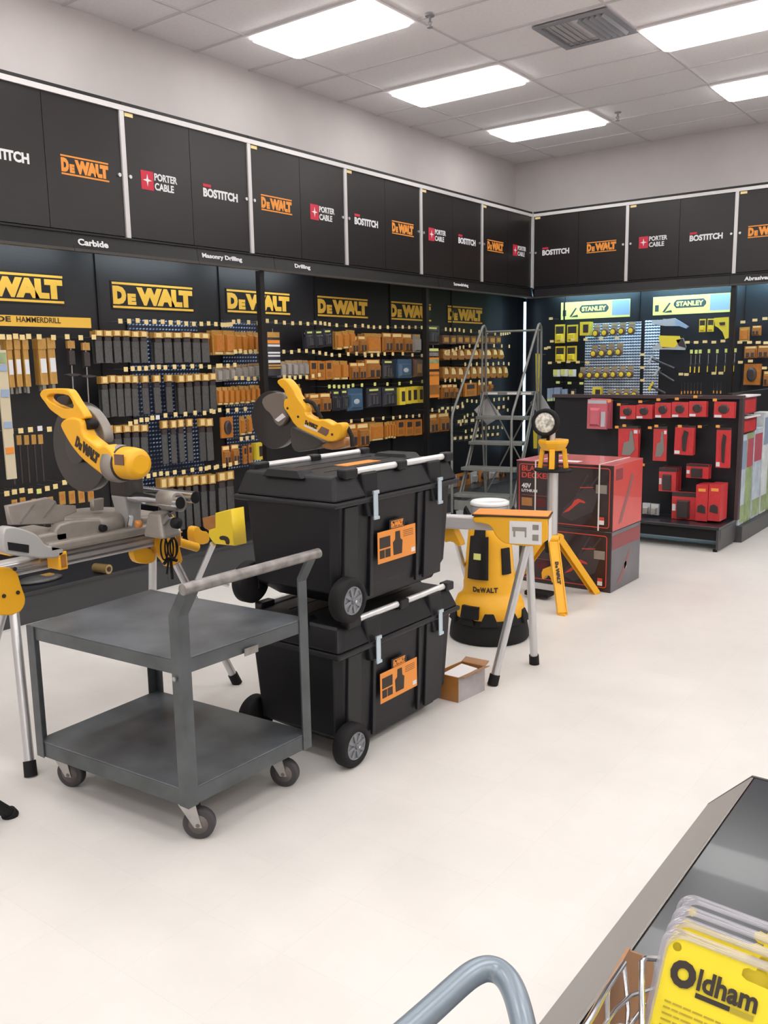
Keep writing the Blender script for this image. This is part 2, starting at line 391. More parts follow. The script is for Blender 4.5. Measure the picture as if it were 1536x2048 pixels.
def cabinet(side, a0, logos, label):
    """one overhead cabinet, 4 ft wide, two sliding black doors with a pale aluminium surround"""
    a1 = a0+CW
    def B(mb, a, b, d0, d1, z0, z1, m=0):      # along-wall range, depth range from wall, height
        return mb.box(d0, d1, a, b, z0, z1, m) if side == 'L' else mb.box(a, b, -d1, -d0, z0, z1, m)
    loc = (.26, (a0+a1)/2, ZB) if side == 'L' else ((a0+a1)/2, -.26, ZB)
    t = thing('wall_cabinet', label, 'cabinet', loc, 'black overhead cabinets along the walls')
    B(B(MB(), a0+.002, a1-.002, .005, XD-.03, ZB, ZT-.02), a0+.002, a1-.002, .005, XD-.002, ZT-.02, ZT).build('body', 'black_satin', t)
    tr = MB(); B(tr, a0, a1, XD-.02, XD+.006, ZT-.06, ZT-.025); B(tr, a0, a0+.018, XD-.02, XD+.004, ZB, ZT-.06); B(tr, a1-.018, a1, XD-.02, XD+.004, ZB, ZT-.06)
    tr.build('frame', 'alu_white', t)
    for k in range(2):
        b0 = a0+.018+k*(CW/2-.018); b1 = b0+CW/2-.018-.004
        d = B(MB(), b0, b1, XD-.03, XD-.008, ZB+.01, ZT-.06).build('door', 'black_panel', t)
        c = (b0+b1)/2; z = 2.93
        fr = (Matrix.Translation((XD-.008, c, z)) @ FR_L) if side == 'L' else (Matrix.Translation((c, -(XD-.008), z)) @ FR_R)
        if logos[k]: logo(logos[k], fr, d)
        e = a0+.045 if k == 0 else a1-.045
        p0, p1 = ((XD-.008, e, z), (XD+.004, e, z)) if side == 'L' else ((e, -(XD-.008), z), (e, -(XD+.004), z))
        MB().cyl(p0, p1, .013, n=16).build('lock', 'alu', d)
    st = MB(); B(st, a0+.03, a0+.10, XD-.008, XD-.004, ZT-.09, ZT-.065); st.build('sticker', 'tag_yellow', t)
Y0 = -XD-5*CW
names = ['leftmost whole', 'second', 'third', 'fourth', 'fifth']
LG = [('BO', 'DW'), ('PC', 'BO'), ('DW', 'PC'), ('BO', 'DW'), ('PC', 'BO'), ('DW', 'PC')]
lbl = ['black overhead cabinet on long wall cut off by left picture edge', 'black overhead cabinet above Carbide sign with red star logo on left door',
       'black overhead cabinet above Masonry Drilling end with orange logo left, red star logo right', 'black overhead cabinet on long wall with white logo left and orange logo right',
       'black overhead cabinet on long wall, second from the corner, red star logo on left door', 'black overhead cabinet on long wall touching the room corner']
for k in range(-1, 5): cabinet('L', Y0+k*CW, LG[k+1], lbl[k+1])
cabinet('R', XD, ('BO', 'DW'), 'black overhead cabinet on back wall touching the room corner')
cabinet('R', XD+CW, ('PC', 'BO'), 'black overhead cabinet on back wall with red star logo, right of the corner one')
cabinet('R', XD+2*CW, ('DW', 'PC'), 'black overhead cabinet on back wall cut off by right picture edge')
cabinet('R', XD+3*CW, ('BO', 'DW'), 'black overhead cabinet on back wall outside the right picture edge')
# corner filler
tag(MB().box(.005, XD-.025, -XD+.025, -.005, ZB, ZT).build('corner_filler', 'black_satin'), 'black corner filler box joining the two cabinet rows', 'filler panel')
tag(MB().box(XD-.02, XD+.012, -XD-.012, -XD+.02, ZB-.01, ZT-.01).build('corner_post', 'vent_grey'), 'grey vertical corner post between the two cabinet rows', 'post')

def fascia(side, a0, a1, txt, ta, tw, label):
    t = thing('sign_rail', label, 'sign rail', (XD, (a0+a1)/2, FB) if side == 'L' else ((a0+a1)/2, -XD, FB), 'black sign rails under the cabinets')
    mb = MB()
    if side == 'L':
        mb.box(.30, XD+.012, a0+.002, a1-.002, ZB-.012, ZB); mb.hexa([(XD-.01, a0+.002, FB), (XD+.02, a0+.002, FB), (XD+.02, a1-.002, FB), (XD-.01, a1-.002, FB)], [(XD-.01, a0+.002, ZB-.012), (XD+.002, a0+.002, ZB-.012), (XD+.002, a1-.002, ZB-.012), (XD-.01, a1-.002, ZB-.012)])
        mb.box(XD-.012, XD+.03, a0+.002, a1-.002, FB-.012, FB+.006, 1)
        fr = frame((XD+.0175, ta, FB+.03), (0, 1, 0), (-.018/.106, 0, 1))
    else:
        mb.box(a0+.002, a1-.002, -XD-.012, -.30, ZB-.012, ZB); mb.hexa([(a0+.002, -XD-.02, FB), (a1-.002, -XD-.02, FB), (a1-.002, -XD+.01, FB), (a0+.002, -XD+.01, FB)], [(a0+.002, -XD-.002, ZB-.012), (a1-.002, -XD-.002, ZB-.012), (a1-.002, -XD+.01, ZB-.012), (a0+.002, -XD+.01, ZB-.012)])
        mb.box(a0+.002, a1-.002, -XD-.03, -XD+.012, FB-.012, FB+.006, 1)
        fr = frame((ta, -XD-.0175, FB+.03), (1, 0, 0), (0, .018/.106, 1))
    mb.build('rail', ['black_satin', 'grid_dark'], t)
    if txt:
        q = MB(); text_into(q, txt, fr, 0, 0, tw, .045, 0, .035); q.build('lettering', 'logo_white', t)

ya = lambda u, v: at(u, v, 'x', XD+.01).y
xa = lambda u, v: at(u, v, 'y', -XD-.01).x
fascia('L', Y0-CW, ya(145, 485), None, 0, 0, 'black sign rail under the cabinets, blank, at left picture edge')
fascia('L', ya(145, 485), ya(395, 515), 'Carbide', ya(155, 485), .24, 'black sign rail reading Carbide under the cabinets')
fascia('L', ya(395, 515), ya(549, 530), 'Masonry Drilling', ya(404, 517), .42, 'black sign rail reading Masonry Drilling under the cabinets')
fascia('L', ya(549, 530), ya(877, 563), 'Drilling', ya(589, 535), .20, 'black sign rail reading Drilling under the cabinets')
fascia('L', ya(877, 563), -XD, 'Screwdriving', ya(907, 570), .30, 'black sign rail reading Screwdriving under the cabinets near the corner')
fascia('R', XD+.035, xa(1460, 560), None, 0, 0, 'black sign rail under the back wall cabinets, blank, beside the corner')
fascia('R', xa(1460, 560), XD+4*CW, 'Abrasives', xa(1489, 557), .26, 'black sign rail reading Abrasives under the back wall cabinets')

# header lights behind the sign rails
def tube_light(p0, p1, m, label):
    t = thing('light_tube', label, 'light tube', p0, 'thin light tubes hidden behind the sign rails')
    MB().cyl(p0, p1, .013, n=10).build('lamp', m, t)
    d = (Vector(p1)-Vector(p0)).normalized()
    MB().cyl(Vector(p0)-d*.03, p0, .016, n=10).cyl(p1, Vector(p1)+d*.03, .016, n=10).build('socket', 'alu_white', t)
for k, (a, b) in enumerate(((-7.75, -6.75), (-6.5, -5.55), (-5.3, -4.35))):
    tube_light((.40, a, 2.46), (.40, b, 2.46), 'tube_cool', ['thin white light tube above the yellow banner', 'thin white light tube above the second yellow wall sign', 'thin white light tube above the sign split by the post'][k])
for k, (a, b) in enumerate(((.62, 1.66), (1.83, 2.88), (3.05, 4.1))):
    tube_light((a, -.40, 2.46), (b, -.40, 2.46), 'tube_blue', ['thin bluish light tube above the left yellow back wall banner', 'thin bluish light tube above the right yellow back wall banner', 'thin bluish light tube at the right end of back wall'][k])
p0 = at(1050, 604, 'x', .30); p1 = at(1050, 905, 'x', .30)
t = thing('corner_light_strip', 'tall thin glowing pale blue light strip in the room corner', 'light strip', (p0.x, p0.y, .4))
MB().box(p0.x-.012, p0.x+.012, p0.y-.012, p0.y+.012, p1.z, p0.z).build('lamp', 'strip_blue', t)
MB().box(p0.x-.02, p0.x+.02, p0.y-.018, p0.y+.03, p0.z, p0.z+.05).build('bracket', 'black_satin', t)

# gondola bays: back panel, deck
def bay(side, a0, a1, label):
    t = thing('gondola_bay', label, 'shelving bay', (.4, (a0+a1)/2, 0) if side == 'L' else ((a0+a1)/2, -.4, 0), 'black pegboard shelving bays along the walls')
    a0 += .001; a1 -= .001
    if side == 'L':
        MB().box(.06, .10, a0, a1, .2, 2.5).build('pegboard', 'peg_black', t)
        MB().box(.101, .112, a0, a0+.02, .2, 2.5).build('upright', 'black_satin', t)
        MB().box(.06, .755, a0, a1, .185, .21).build('deck', 'deck_black', t, bevel=.003)
        MB().box(.70, .735, a0, a1, .0, .185).build('kickplate', 'deck_kick', t)
    else:
        MB().box(a0, a1, -.10, -.06, .2, 2.5).build('pegboard', 'peg_black_x', t)
        MB().box(a0, a0+.02, -.112, -.101, .2, 2.5).build('upright', 'black_satin', t)
        MB().box(a0, a1, -.755, -.06, .185, .21).build('deck', 'deck_black', t, bevel=.003)
        MB().box(a0, a1, -.735, -.70, .0, .185).build('kickplate', 'deck_kick', t)

BL = ['black pegboard bay holding the long yellow tubes at the left edge', 'black pegboard bay with glinting blue perforations behind the left saw', 'black pegboard bay behind the sign split by a post',
      'black pegboard bay under the third whole yellow wall sign', 'black pegboard bay left of the ladder with a tall orange clip card', 'black pegboard bay in the corner behind the ladder']
for k in range(-1, 5): bay('L', Y0+k*CW, Y0+(k+1)*CW, BL[k+1])
bay('L', Y0-2*CW, Y0-CW, 'black pegboard bay beyond the left picture edge')
for k in range(4): bay('R', XD+k*CW if k else .76, XD+(k+1)*CW, ['black pegboard bay on the back wall under the left yellow banner', 'black pegboard bay on the back wall under the right yellow banner', 'black pegboard bay with orange packs at right picture edge', 'black pegboard bay on back wall outside the right edge'][k])
tag(MB().box(.06, .755, -XD+.001, -.115, .185, .21).box(.06, .10, -XD+.001, -.06, .2, 2.5).box(.1, .755, -.10, -.06, .2, 2.5).build('corner_backing', 'black_satin'), 'black corner panel and deck filling the room corner', 'panel')
# perforated steel liners on the boards, blue-white glint painted into their colour
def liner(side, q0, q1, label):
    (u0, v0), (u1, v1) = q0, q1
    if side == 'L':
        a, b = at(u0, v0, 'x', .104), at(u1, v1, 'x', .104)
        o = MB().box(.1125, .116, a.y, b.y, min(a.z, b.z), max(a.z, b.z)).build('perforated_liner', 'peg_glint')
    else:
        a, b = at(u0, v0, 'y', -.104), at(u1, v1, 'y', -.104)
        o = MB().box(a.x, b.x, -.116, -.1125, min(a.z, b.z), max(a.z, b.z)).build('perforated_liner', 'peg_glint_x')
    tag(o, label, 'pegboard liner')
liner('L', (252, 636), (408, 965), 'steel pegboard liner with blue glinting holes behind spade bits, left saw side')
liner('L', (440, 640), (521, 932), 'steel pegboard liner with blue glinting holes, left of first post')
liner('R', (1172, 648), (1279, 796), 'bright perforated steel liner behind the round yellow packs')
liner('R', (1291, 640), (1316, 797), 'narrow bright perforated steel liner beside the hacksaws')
# posts carrying the cabinets
for y, lb in ((-5.308, 'tall black post in front of the split yellow sign, left of saw handle'), (-2.862, 'tall black post left of the tall orange clip card')):
    t = thing('support_post', lb, 'post', (.5, y, .21))
    MB().box(.475, .525, y-.025, y+.025, .222, FB-.012).build('shaft', 'black_satin', t)
    MB().box(.46, .54, y-.04, y+.04, .211, .222).build('foot_plate', 'black_satin', t)
x_ = at(1465, 650, 'y', -.5).x
t = thing('support_post', 'tall black post on the back wall right of the yellow banner', 'post', (x_, -.5, .21))
MB().box(x_-.025, x_+.025, -.525, -.475, .222, FB-.012).build('shaft', 'black_satin', t)
MB().box(x_-.04, x_+.04, -.54, -.46, .211, .222).build('foot_plate', 'black_satin', t)

# big wall signs
def sign(c, zc, w, h, label, dim=False):
    t = thing('wall_sign', label, 'sign', (.1, c, zc), 'yellow lettered signs along the long wall')
    fr = Matrix.Translation((.106, c, zc)) @ FR_L
    MB().box(.1006, .1055, c-w/2-.01, c+w/2+.01, zc-h/2-.01, zc+h/2+.01).build('board', 'black_satin', t)
    mb = MB(); dewalt_into(mb, fr, w, h, 0, True, -w/2, -h/2); mb.build('lettering', 'dw_yellow_flat', t)
for c, z, lb in ((-7.30, 2.163, 'large yellow lettered wall sign cut by the left picture edge'), (-6.095, 2.152, 'large yellow lettered wall sign above the glinting blue pegboard'),
                 (-4.925, 2.162, 'large yellow lettered wall sign split in two by a black post'), (-3.745, 2.166, 'large yellow lettered wall sign above the right saw, fully visible'),
                 (-2.57, 2.168, 'large yellow lettered wall sign whose end hides behind a black post'), (-1.43, 2.168, 'large yellow lettered wall sign nearest the corner, above the ladder')):
    sign(c, z, .787, .192, lb)
def stanley(u0, u1, v, label):
    a = at(u0, v, 'y', -.106); b = at(u1, v, 'y', -.106); zc = 2.23; w = b.x-a.x; h = .215
    t = thing('wall_banner', label, 'banner', (a.x+w/2, -.1, zc))
    MB().box(a.x, b.x, -.107, -.1006, zc-h/2, zc+h/2).build('board', 'banner_yellow', t)
    fr = Matrix.Translation((a.x, -.1072, zc-h/2)) @ FR_R
    mb = MB(); X0, X1, Yc, hh = .28*w, .70*w, .56*h, .22*h; c = .03
    pts = [(X0+c, Yc-hh), (X1-c, Yc-hh), (X1, Yc-hh*.3), (X1, Yc+hh*.3), (X1-c, Yc+hh), (X0+c, Yc+hh), (X0, Yc+hh*.3), (X0, Yc-hh*.3)]
    mb.prism([fr @ Vector((x, y, 0)) for x, y in pts], fr.to_3x3() @ Vector((0, 0, .002))); mb.build('badge', 'badge_dark', t)
    mb = MB(); text_into(mb, 'STANLEY', fr @ Matrix.Translation((0, 0, .002)), X0+.03, Yc-hh*.62, X1-X0-.06, hh*1.24, 0, .05); mb.build('lettering', 'banner_yellow', t)
    mb = MB(); rect_into(mb, fr, .75*w, w-.004, .12*h, .96*h, .002, 1); rect_into(mb, fr, .03*w, .08*w, .2*h, .55*h, .002, 0)
    mb.add([fr @ Vector(q) for q in ((.13*w, .15*h, .002), (.16*w, .15*h, .002), (.24*w, .62*h, .002), (.22*w, .66*h, .002))], [(0, 1, 2, 3)], 0)
    mb.add([fr @ Vector(q) for q in ((.15*w, .12*h, .002), (.26*w, .12*h, .002), (.25*w, .25*h, .002), (.19*w, .2*h, .002))], [(0, 1, 2, 3)], 0)
    mb.build('artwork', ['badge_dark', 'pack_blue'], t)

stanley(1122, 1260, 620, 'yellow banner with dark badge on the back wall nearest the corner')
stanley(1306, 1460, 612, 'yellow banner with dark badge on the back wall right of the other banner')
# hammerdrill banner
p = at(183, 658, 'x', .34)
t = thing('shelf_banner', 'long yellow banner strip reading hammerdrill above the yellow tubes', 'banner', (.33, p.y-.8, 1.9))
MB().box(.325, .34, p.y-1.35, p.y, 1.888, 1.958).build('board', 'dw_yellow_flat', t)
q = at(34, 653, 'x', .34); q2 = at(122, 653, 'x', .34)
mb = MB(); fr = Matrix.Translation((.3405, q.y, 1.915)) @ FR_L
text_into(mb, 'HAMMERDRILL', fr, 0, 0, q2.y-q.y, .036, 0, .012); text_into(mb, 'CARBIDE', fr, -.37, 0, .33, .036, 0, .03); mb.build('lettering', 'text_dark', t)
mk('alu_strip', (.72, .72, .72), .35, .6); mk('latch_steel', (.55, .66, .74), .3, .7)
mk('caster_rubber', (.05, .045, .05), .6); mk('caster_core', (.16, .14, .13), .5, .3)
mk("guard_smoke", (.028, .024, .022), .3, coat=.3); mk('cast_dark', (.07, .065, .06), .5, .2); mk('banner_bright', (.86, .62, .03), .4)
mk('guard_tan', (.20, .165, .14), .4, .2)
mk('canister_grey', (.34, .33, .35), .3, .3); mk('white_ring', (.78, .79, .80), .35)
mk('carton_grey', (.36, .33, .33), .7, var=.15, vscale=14)
mk('bd_line', (.62, .06, .045), .45); mk('bd_top', (.68, .16, .17), .3, coat=.5, var=.1, vscale=4); mk('bd_dark_red', (.10, .01, .012), .4); mk('bd_dim', (.055, .042, .045), .4)
mk('bd_side_grey', (.085, .08, .10), .3, coat=.4, var=.2, vscale=5); mk('bd_side_dark', (.25, .035, .04), .35); mk('bd_side_pic', (.26, .10, .10), .4)
mk('placard', (.50, .49, .50), .6)
mk('deck_end', (.06, .058, .062), .4); mk('top_brown', (.06, .04, .045), .5)
mk('hose_pack2', (.62, .66, .68), .5, var=.2, vscale=9)
mk('counter_edge', (.05, .045, .045), .4)
mk('pack_amber', (.50, .27, .06), .35, var=.18, vscale=8, coat=.4); mk('window_dark', (.05, .04, .04), .3); mk('blade', (.30, .29, .27), .4, .5); mk('pack_teal', (.06, .12, .20), .2, coat=.8); mk('shine', (.55, .58, .62), .2, .2)
mk('pack_tan2', (.42, .33, .17), .4)
mk('pack_amber_pale', (.62, .54, .38), .5); mk('clear_rim', (.42, .40, .45), .12, alpha=.5, coat=1); mk('olive_text', (.42, .33, .02), .6)
# ------------------------------------------------------------------ rolling tool chests
def make_chest(label):
    x0, x1, y0, y1 = 3.185, 3.685, -8.185, -7.345
    t = thing('tool_chest', label, 'tool chest', (3.44, -7.77, 0), None)
    # tapered tub, cut away above the wheels
    mb = MB(); ins = .02
    def ring(z, e, c=.03):
        a, b, c0, d = x0+e, x1-e, y0+e, y1-e
        return [(a+c, c0, z), (b-c, c0, z), (b, c0+c, z), (b, d-c, z), (b-c, d, z), (a+c, d, z), (a, d-c, z), (a, c0+c, z)]
    R = [ring(.035, .035), ring(.11, .02), ring(.46, .0)]
    R[0] = [(x, y if y > -8.0 else y+.10, z) for x, y, z in R[0]]
    R[0] = [(x, y if y < -7.5 else y-.06, z) for x, y, z in R[0]]
    vs = sum(R, []); fs = [(i*8+j, i*8+(j+1) % 8, (i+1)*8+(j+1) % 8, (i+1)*8+j) for i in range(2) for j in range(8)]
    mb.add(vs, fs+[tuple(reversed(range(8))), tuple(range(16, 24))]); mb.build('tub', 'plastic_black', t, bevel=.006)
    for sx_ in (x1, x0):
        s_ = 1 if sx_ == x1 else -1
        for (a, b) in ((-8.13, -8.045), (-7.965, -7.945), (-7.635, -7.615), (-7.575, -7.44)):
            MB().hexa([(sx_-.022*s_, a, .06), (sx_-.008*s_, a, .06), (sx_-.008*s_, b, .06), (sx_-.022*s_, b, .06)],
                    [(sx_-.01*s_, a, .45), (sx_+.008*s_, a, .45), (sx_+.008*s_, b, .45), (sx_-.01*s_, b, .45)]).build('moulded_rib', 'plastic_black2', t, bevel=.003)
    MB().box(x0-.03, x1+.022, y0-.022, y1+.03, .455, .478).build('rim', 'plastic_black2', t, bevel=.008)
    # lid: stepped slab with humps, channels and corner grips
    lid = MB(); e = .015
    lo = [(x0-.025, y0-.015, .478), (x1+.015, y0-.015, .478), (x1+.015, y1+.02, .478), (x0-.025, y1+.02, .478)]
    hi = [(x0+.0, y0+.025, .575), (x1-.02, y0+.025, .575), (x1-.02, y1-.015, .575), (x0+.0, y1-.015, .575)]
    lid.hexa(lo, hi); L = lid.build('lid', 'plastic_black', t, bevel=.012, seg=3)
    for (a, b, c, d) in ((x0+.12, x0+.34, y0-.005, y0+.09), (x0+.12, x0+.34, y1-.12, y1-.005)):
        MB().hexa([(a, c, .56), (b, c, .56), (b, d, .56), (a, d, .56)], [(a+.03, c+.01, .592), (b-.03, c+.01, .592), (b-.03, d-.01, .592), (a+.03, d-.01, .592)]).build('lid_hump', 'plastic_black', L, bevel=.004)
    ch = MB()
    for k in range(3): ch.box(x0+.13+.11*k, x0+.134+.11*k, y0+.12, y1-.13, .573, .5765)
    ch.build('lid_channel', 'rubber', L)
    MB().box(x0+.23, x0+.30, -7.86, -7.62, .574, .577).build('lid_label', 'label_orange', L)
    for sx_ in (x0+.005, x1-.015):
        s_ = 1 if sx_ > 3.4 else -1
        for (a, b) in ((y0+.14, y0+.42), (y0+.475, y1-.06)):
            MB().cyl((sx_, a, .583), (sx_, b, .583), .014, n=14).build('grip_bar', 'alu_strip', t)
        for (a, b) in ((y0+.06, y0+.145), (y0+.415, y0+.48), (y1-.065, y1+.0)): MB().box(sx_-.022, sx_+.022, a, b, .56, .601).build('bar_clamp', 'plastic_black', t, bevel=.008)
        for yy in (-7.965, -7.50):
            h_ = MB(); h_.hexa([(sx_-.01*s_, yy-.045, .40), (sx_+.038*s_, yy-.035, .40), (sx_+.038*s_, yy+.035, .40), (sx_-.01*s_, yy+.045, .40)],
                              [(sx_-.02*s_, yy-.06, .575), (sx_+.018*s_, yy-.05, .575), (sx_+.018*s_, yy+.05, .575), (sx_-.02*s_, yy+.06, .575)])
            h_.build('latch_housing', 'plastic_black', t, bevel=.006)
            lm = MB(); X = sx_+.043*s_
            lm.box(min(X, X+.006*s_), max(X, X+.006*s_), yy-.014, yy+.014, .392, .495); lm.box(min(X, X+.010*s_), max(X, X+.010*s_), yy-.018, yy+.018, .488, .503); lm.box(min(X, X+.010*s_), max(X, X+.010*s_), yy-.018, yy+.018, .385, .398)
            lm.build('latch', 'latch_steel', t, bevel=.002)
    # wheels
    for wx in (x1+.018, x0-.018):
        s_ = 1 if wx > 3.4 else -1; c = Vector((wx, -8.14, .09))
        w_ = MB().lathe(c-Vector((.032*s_, 0, 0)), [(.055, 0), (.082, .002), (.09, .012), (.09, .052), (.082, .062), (.060, .064), (.058, .055)], 40, 0, (s_, 0, 0)).build('wheel', 'rubber', t)
        hb = MB(); hb.lathe(c+Vector((.020*s_, 0, 0)), [(.058, 0), (.058, .008), (.052, .010), (.050, .004)], 36, 0, (s_, 0, 0)); hb.cyl(c, c+Vector((.038*s_, 0, 0)), .014, .011, 16)
        for k in range(8):
            a = k*math.pi/4+.2; d_ = Vector((0, math.cos(a), math.sin(a)))
            hb.bar(c+Vector((.026*s_, 0, 0))+d_*.012, c+Vector((.026*s_, 0, 0))+d_*.052, .013, .008, 0, (1, 0, 0))
        hb.build('wheel_hub', 'hub_grey', w_)
        MB().cyl(c+Vector((.036*s_, 0, 0)), c+Vector((.044*s_, 0, 0)), .006, n=10).build('axle_cap', 'chrome', w_)
    # carton label on the long front face
    X = x1+.0105; fr = Matrix.Translation((X, -7.932, .19)) @ FR_L; w, h = .268, .132
    mb = MB(); rect_into(mb, fr, 0, w, 0, h, .002, 0)
    rect_into(mb, fr, .012, .085, .062, .108, .003, 1); rect_into(mb, fr, .012, .045, .02, .055, .003, 1); rect_into(mb, fr, .05, .085, .02, .055, .003, 1); rect_into(mb, fr, .235, .262, .012, .03, .003, 2)
    for k in range(4): rect_into(mb, fr, .178, .25, .112-.008*k, .114-.008*k, .0025, 1)
    mb.prism([fr @ Vector(q) for q in ((.108, .02, 0), (.165, .02, 0), (.170, .075, 0), (.155, .085, 0), (.152, .118, 0), (.122, .118, 0), (.120, .085, 0), (.104, .075, 0))], (.004, 0, 0), 1)
    lb = mb.build('carton_label', ['label_orange', 'text_dark', 'white_paper'], t)
    mb = MB(); fr2 = Matrix.Translation((X, -7.84, .326)) @ FR_L; rect_into(mb, fr2, -.01, .10, -.004, .036, .0015, 1); dewalt_into(mb, fr2 @ Matrix.Translation((0, 0, .0015)), .085, .03, 0); mb.build('brand_strip', ['label_orange', 'black_satin'], lb)
    return t
chest = make_chest('black wheeled tool chest standing on the floor, bottom of the two stacked')
c2 = copy_tree(chest); c2.location = (3.44, -7.77, .6015); c2['label'] = 'black wheeled tool chest stacked on top of the other one'

# ------------------------------------------------------------------ flat bed cart
A, B_, C_, D_ = Vector((3.655, -8.94, 0)), Vector((3.668, -8.345, 0)), Vector((2.860, -8.995, 0)), Vector((2.825, -8.40, 0))
t = thing('service_cart', 'worn grey steel two shelf push cart in front of black tool chests', 'cart', tuple((A+B_+C_+D_)/4))
def quad(z, e=0):
    c = (A+B_+C_+D_)/4; return [(p+(p-c).normalized()*e).to_tuple()[:2]+(z,) for p in (C_, A, B_, D_)]
def shelf(z0, z1, nm):
    mb = MB(); mb.hexa(quad(z1-.006), quad(z1)); s_ = mb.build(nm, 'cart_deck', t, bevel=.002)
    ap = MB(); q = [Vector(p) for p in quad(z1-.006)]
    for i in range(4):
        a, b = q[i], q[(i+1) % 4]; n = (b-a).normalized(); inn = Vector((-n.y, n.x, 0))
        dz = Vector((0, 0, z0-z1+.006)); ap.hexa([a+dz, b+dz, b+dz+inn*.004, a+dz+inn*.004], [a, b, b+inn*.004, a+inn*.004])
    ap.build('apron', 'cart_grey', s_); return s_
shelf(.150, .212, 'lower_shelf'); up_ = shelf(.612, .665, 'upper_shelf')
def post(p, top, nm='post', lean=None):
    c = (A+B_+C_+D_)/4; ix = (Vector((c.x-p.x, 0, 0))).normalized(); iy = Vector((0, c.y-p.y, 0)).normalized()
    o = p-ix*.004-iy*.004; mb = MB()
    path = [Vector((0, 0, .148)), Vector((0, 0, top))]+([lean] if lean else [])
    for k in range(len(path)-1):
        a, b = o+path[k], o+path[k+1]
        L6 = [Vector((0, 0, 0)), ix*.045, ix*.045+iy*.004, ix*.004+iy*.004, ix*.004+iy*.045, iy*.045]
        mb.add([a+q for q in L6]+[b+q for q in L6], [(0, 1, 2, 3), (0, 3, 4, 5), (6, 7, 8, 9), (6, 9, 10, 11)]+[(i, (i+1) % 6, 6+(i+1) % 6, 6+i) for i in range(6)])
    return mb.build(nm, 'cart_grey', t)
post(C_, .664); post(D_, .664)
post(A, .81, lean=Vector((.062, .0, .905))); post(B_, .81, lean=Vector((.055, .0, .905)))
MB().tube([A+Vector((.055, -.02, .912)), B_+Vector((.045, .03, .912))], .019, 16).build('handle_bar', 'cart_worn', t)
g_ = MB(); g_.cyl(A+Vector((-.02, -.008, .60)), A+Vector((-.02, -.014, .60)), .008, n=8); g_.build('bolt', 'steel', t)
p = at(500, 1300, 'x', 3.66); MB().box(3.667, 3.671, p.y-.035, p.y+.03, p.z-.012, p.z+.014).build('rating_plate', 'cart_worn', up_)
for (cx, cy, ang) in ((3.62, -8.868, 215), (2.92, -8.90, 202), (3.60, -8.42, 205), (2.93, -8.46, 205)):
    a = math.radians(ang); d = Vector((math.cos(a), math.sin(a), 0)); n = Vector((-d.y, d.x, 0)); w = Vector((cx, cy, .056)); k_ = w+d*.035
    k = MB(); k.box(k_.x-.045, k_.x+.045, k_.y-.04, k_.y+.04, .142, .150); k.cyl(k_+Vector((0, 0, .075)), k_+Vector((0, 0, .086)), .03, n=16)
    for s_ in (-1, 1): k.hexa([w+n*s_*.022-d*.014-Vector((0, 0, .008)), w+n*s_*.026-d*.014-Vector((0, 0, .008)), w+n*s_*.026+d*.012-Vector((0, 0, .008)), w+n*s_*.022+d*.012-Vector((0, 0, .008))],
                                 [k_+n*s_*.022-d*.03+Vector((0, 0, .08)), k_+n*s_*.026-d*.03+Vector((0, 0, .08)), k_+n*s_*.026+d*.03+Vector((0, 0, .08)), k_+n*s_*.022+d*.03+Vector((0, 0, .08))])
    ca = k.build('caster', 'steel', t)
    MB().lathe(w-n*.018, [(.030, 0), (.050, .001), (.056, .006), (.056, .030), (.050, .035), (.030, .036)], 32, 0, n).build('caster_wheel', 'caster_rubber', ca)
    MB().lathe(w-n*.02, [(.006, -.008), (.012, 0), (.034, .002), (.034, .038), (.012, .040), (.006, .048)], 24, 0, n).build('wheel_core', 'caster_core', ca)

# ------------------------------------------------------------------ left saw stand and mitre saw (beam runs along the long wall)
def legtube(parent, p0, p1, r=.019, foot=.06, m='alu', n=14, name='leg'):
    p0, p1 = Vector(p0), Vector(p1); d = (p1-p0).normalized()
    l = MB().cyl(p0, p1-d*foot*.6, r, n=n).build(name, m, parent)
    MB().cyl(p1-d*foot, p1, r*1.25, r*1.3, n=n).build('rubber_foot', 'rubber', l)
    return l
SX = 2.45
t = thing('saw_stand', 'yellow and silver saw stand on thin legs, at left behind the cart', 'saw stand', (SX, -8.4, 0))
mb = MB(); mb.box(SX-.045, SX+.035, -9.55, -7.93, .760, .825); bm_ = mb.build('beam', 'alu_white', t, bevel=.012, seg=3)
mb = MB()
for z in (.778, .806): mb.box(SX+.0352, SX+.039, -9.55, -7.93, z-.004, z+.004)
mb.build('beam_slot', 'steel', bm_)
MB().cyl((SX+.02, -9.55, .80), (SX+.02, -8.70, .80), .022, n=16).build('extension_tube', 'alu', t)
def leghousing(y, crop_polys, plane, holes=()):
    trace('leg_bracket', crop_polys, 'x', plane, .05, 'dw_yellow', t, .006)
leghousing(-8.8, [[(-40, 1136), (12, 1134), (34, 1140), (44, 1175), (52, 1195), (50, 1212), (38, 1228), (10, 1232), (-40, 1228)]], SX+.06)
trace('leg_bracket', [[(266, 1098), (300, 1094), (312, 1110), (312, 1122), (300, 1128), (276, 1127), (268, 1116)]], 'x', SX+.03, .04, 'dw_yellow', t, .005)
trace('leg_bracket', [[(310, 1078), (318, 1062), (345, 1058), (357, 1072), (360, 1095), (368, 1128), (342, 1138), (332, 1120), (316, 1108)]], 'x', SX+.05, .05, 'dw_yellow', t, .005)
for u, v in ((8, 1192), (36, 1185), (30, 1138)):
    q = at(u, v, 'x', SX+.062); MB().cyl(q-Vector((.004, 0, 0)), q+Vector((.002, 0, 0)), .0085, n=10).build('bolt', 'text_dark', t)
legtube(t, (SX+.03, -8.83, .64), (2.708, -8.948, 0), .020)
legtube(t, (SX-.02, -8.83, .66), (2.18, -8.93, 0), .020)
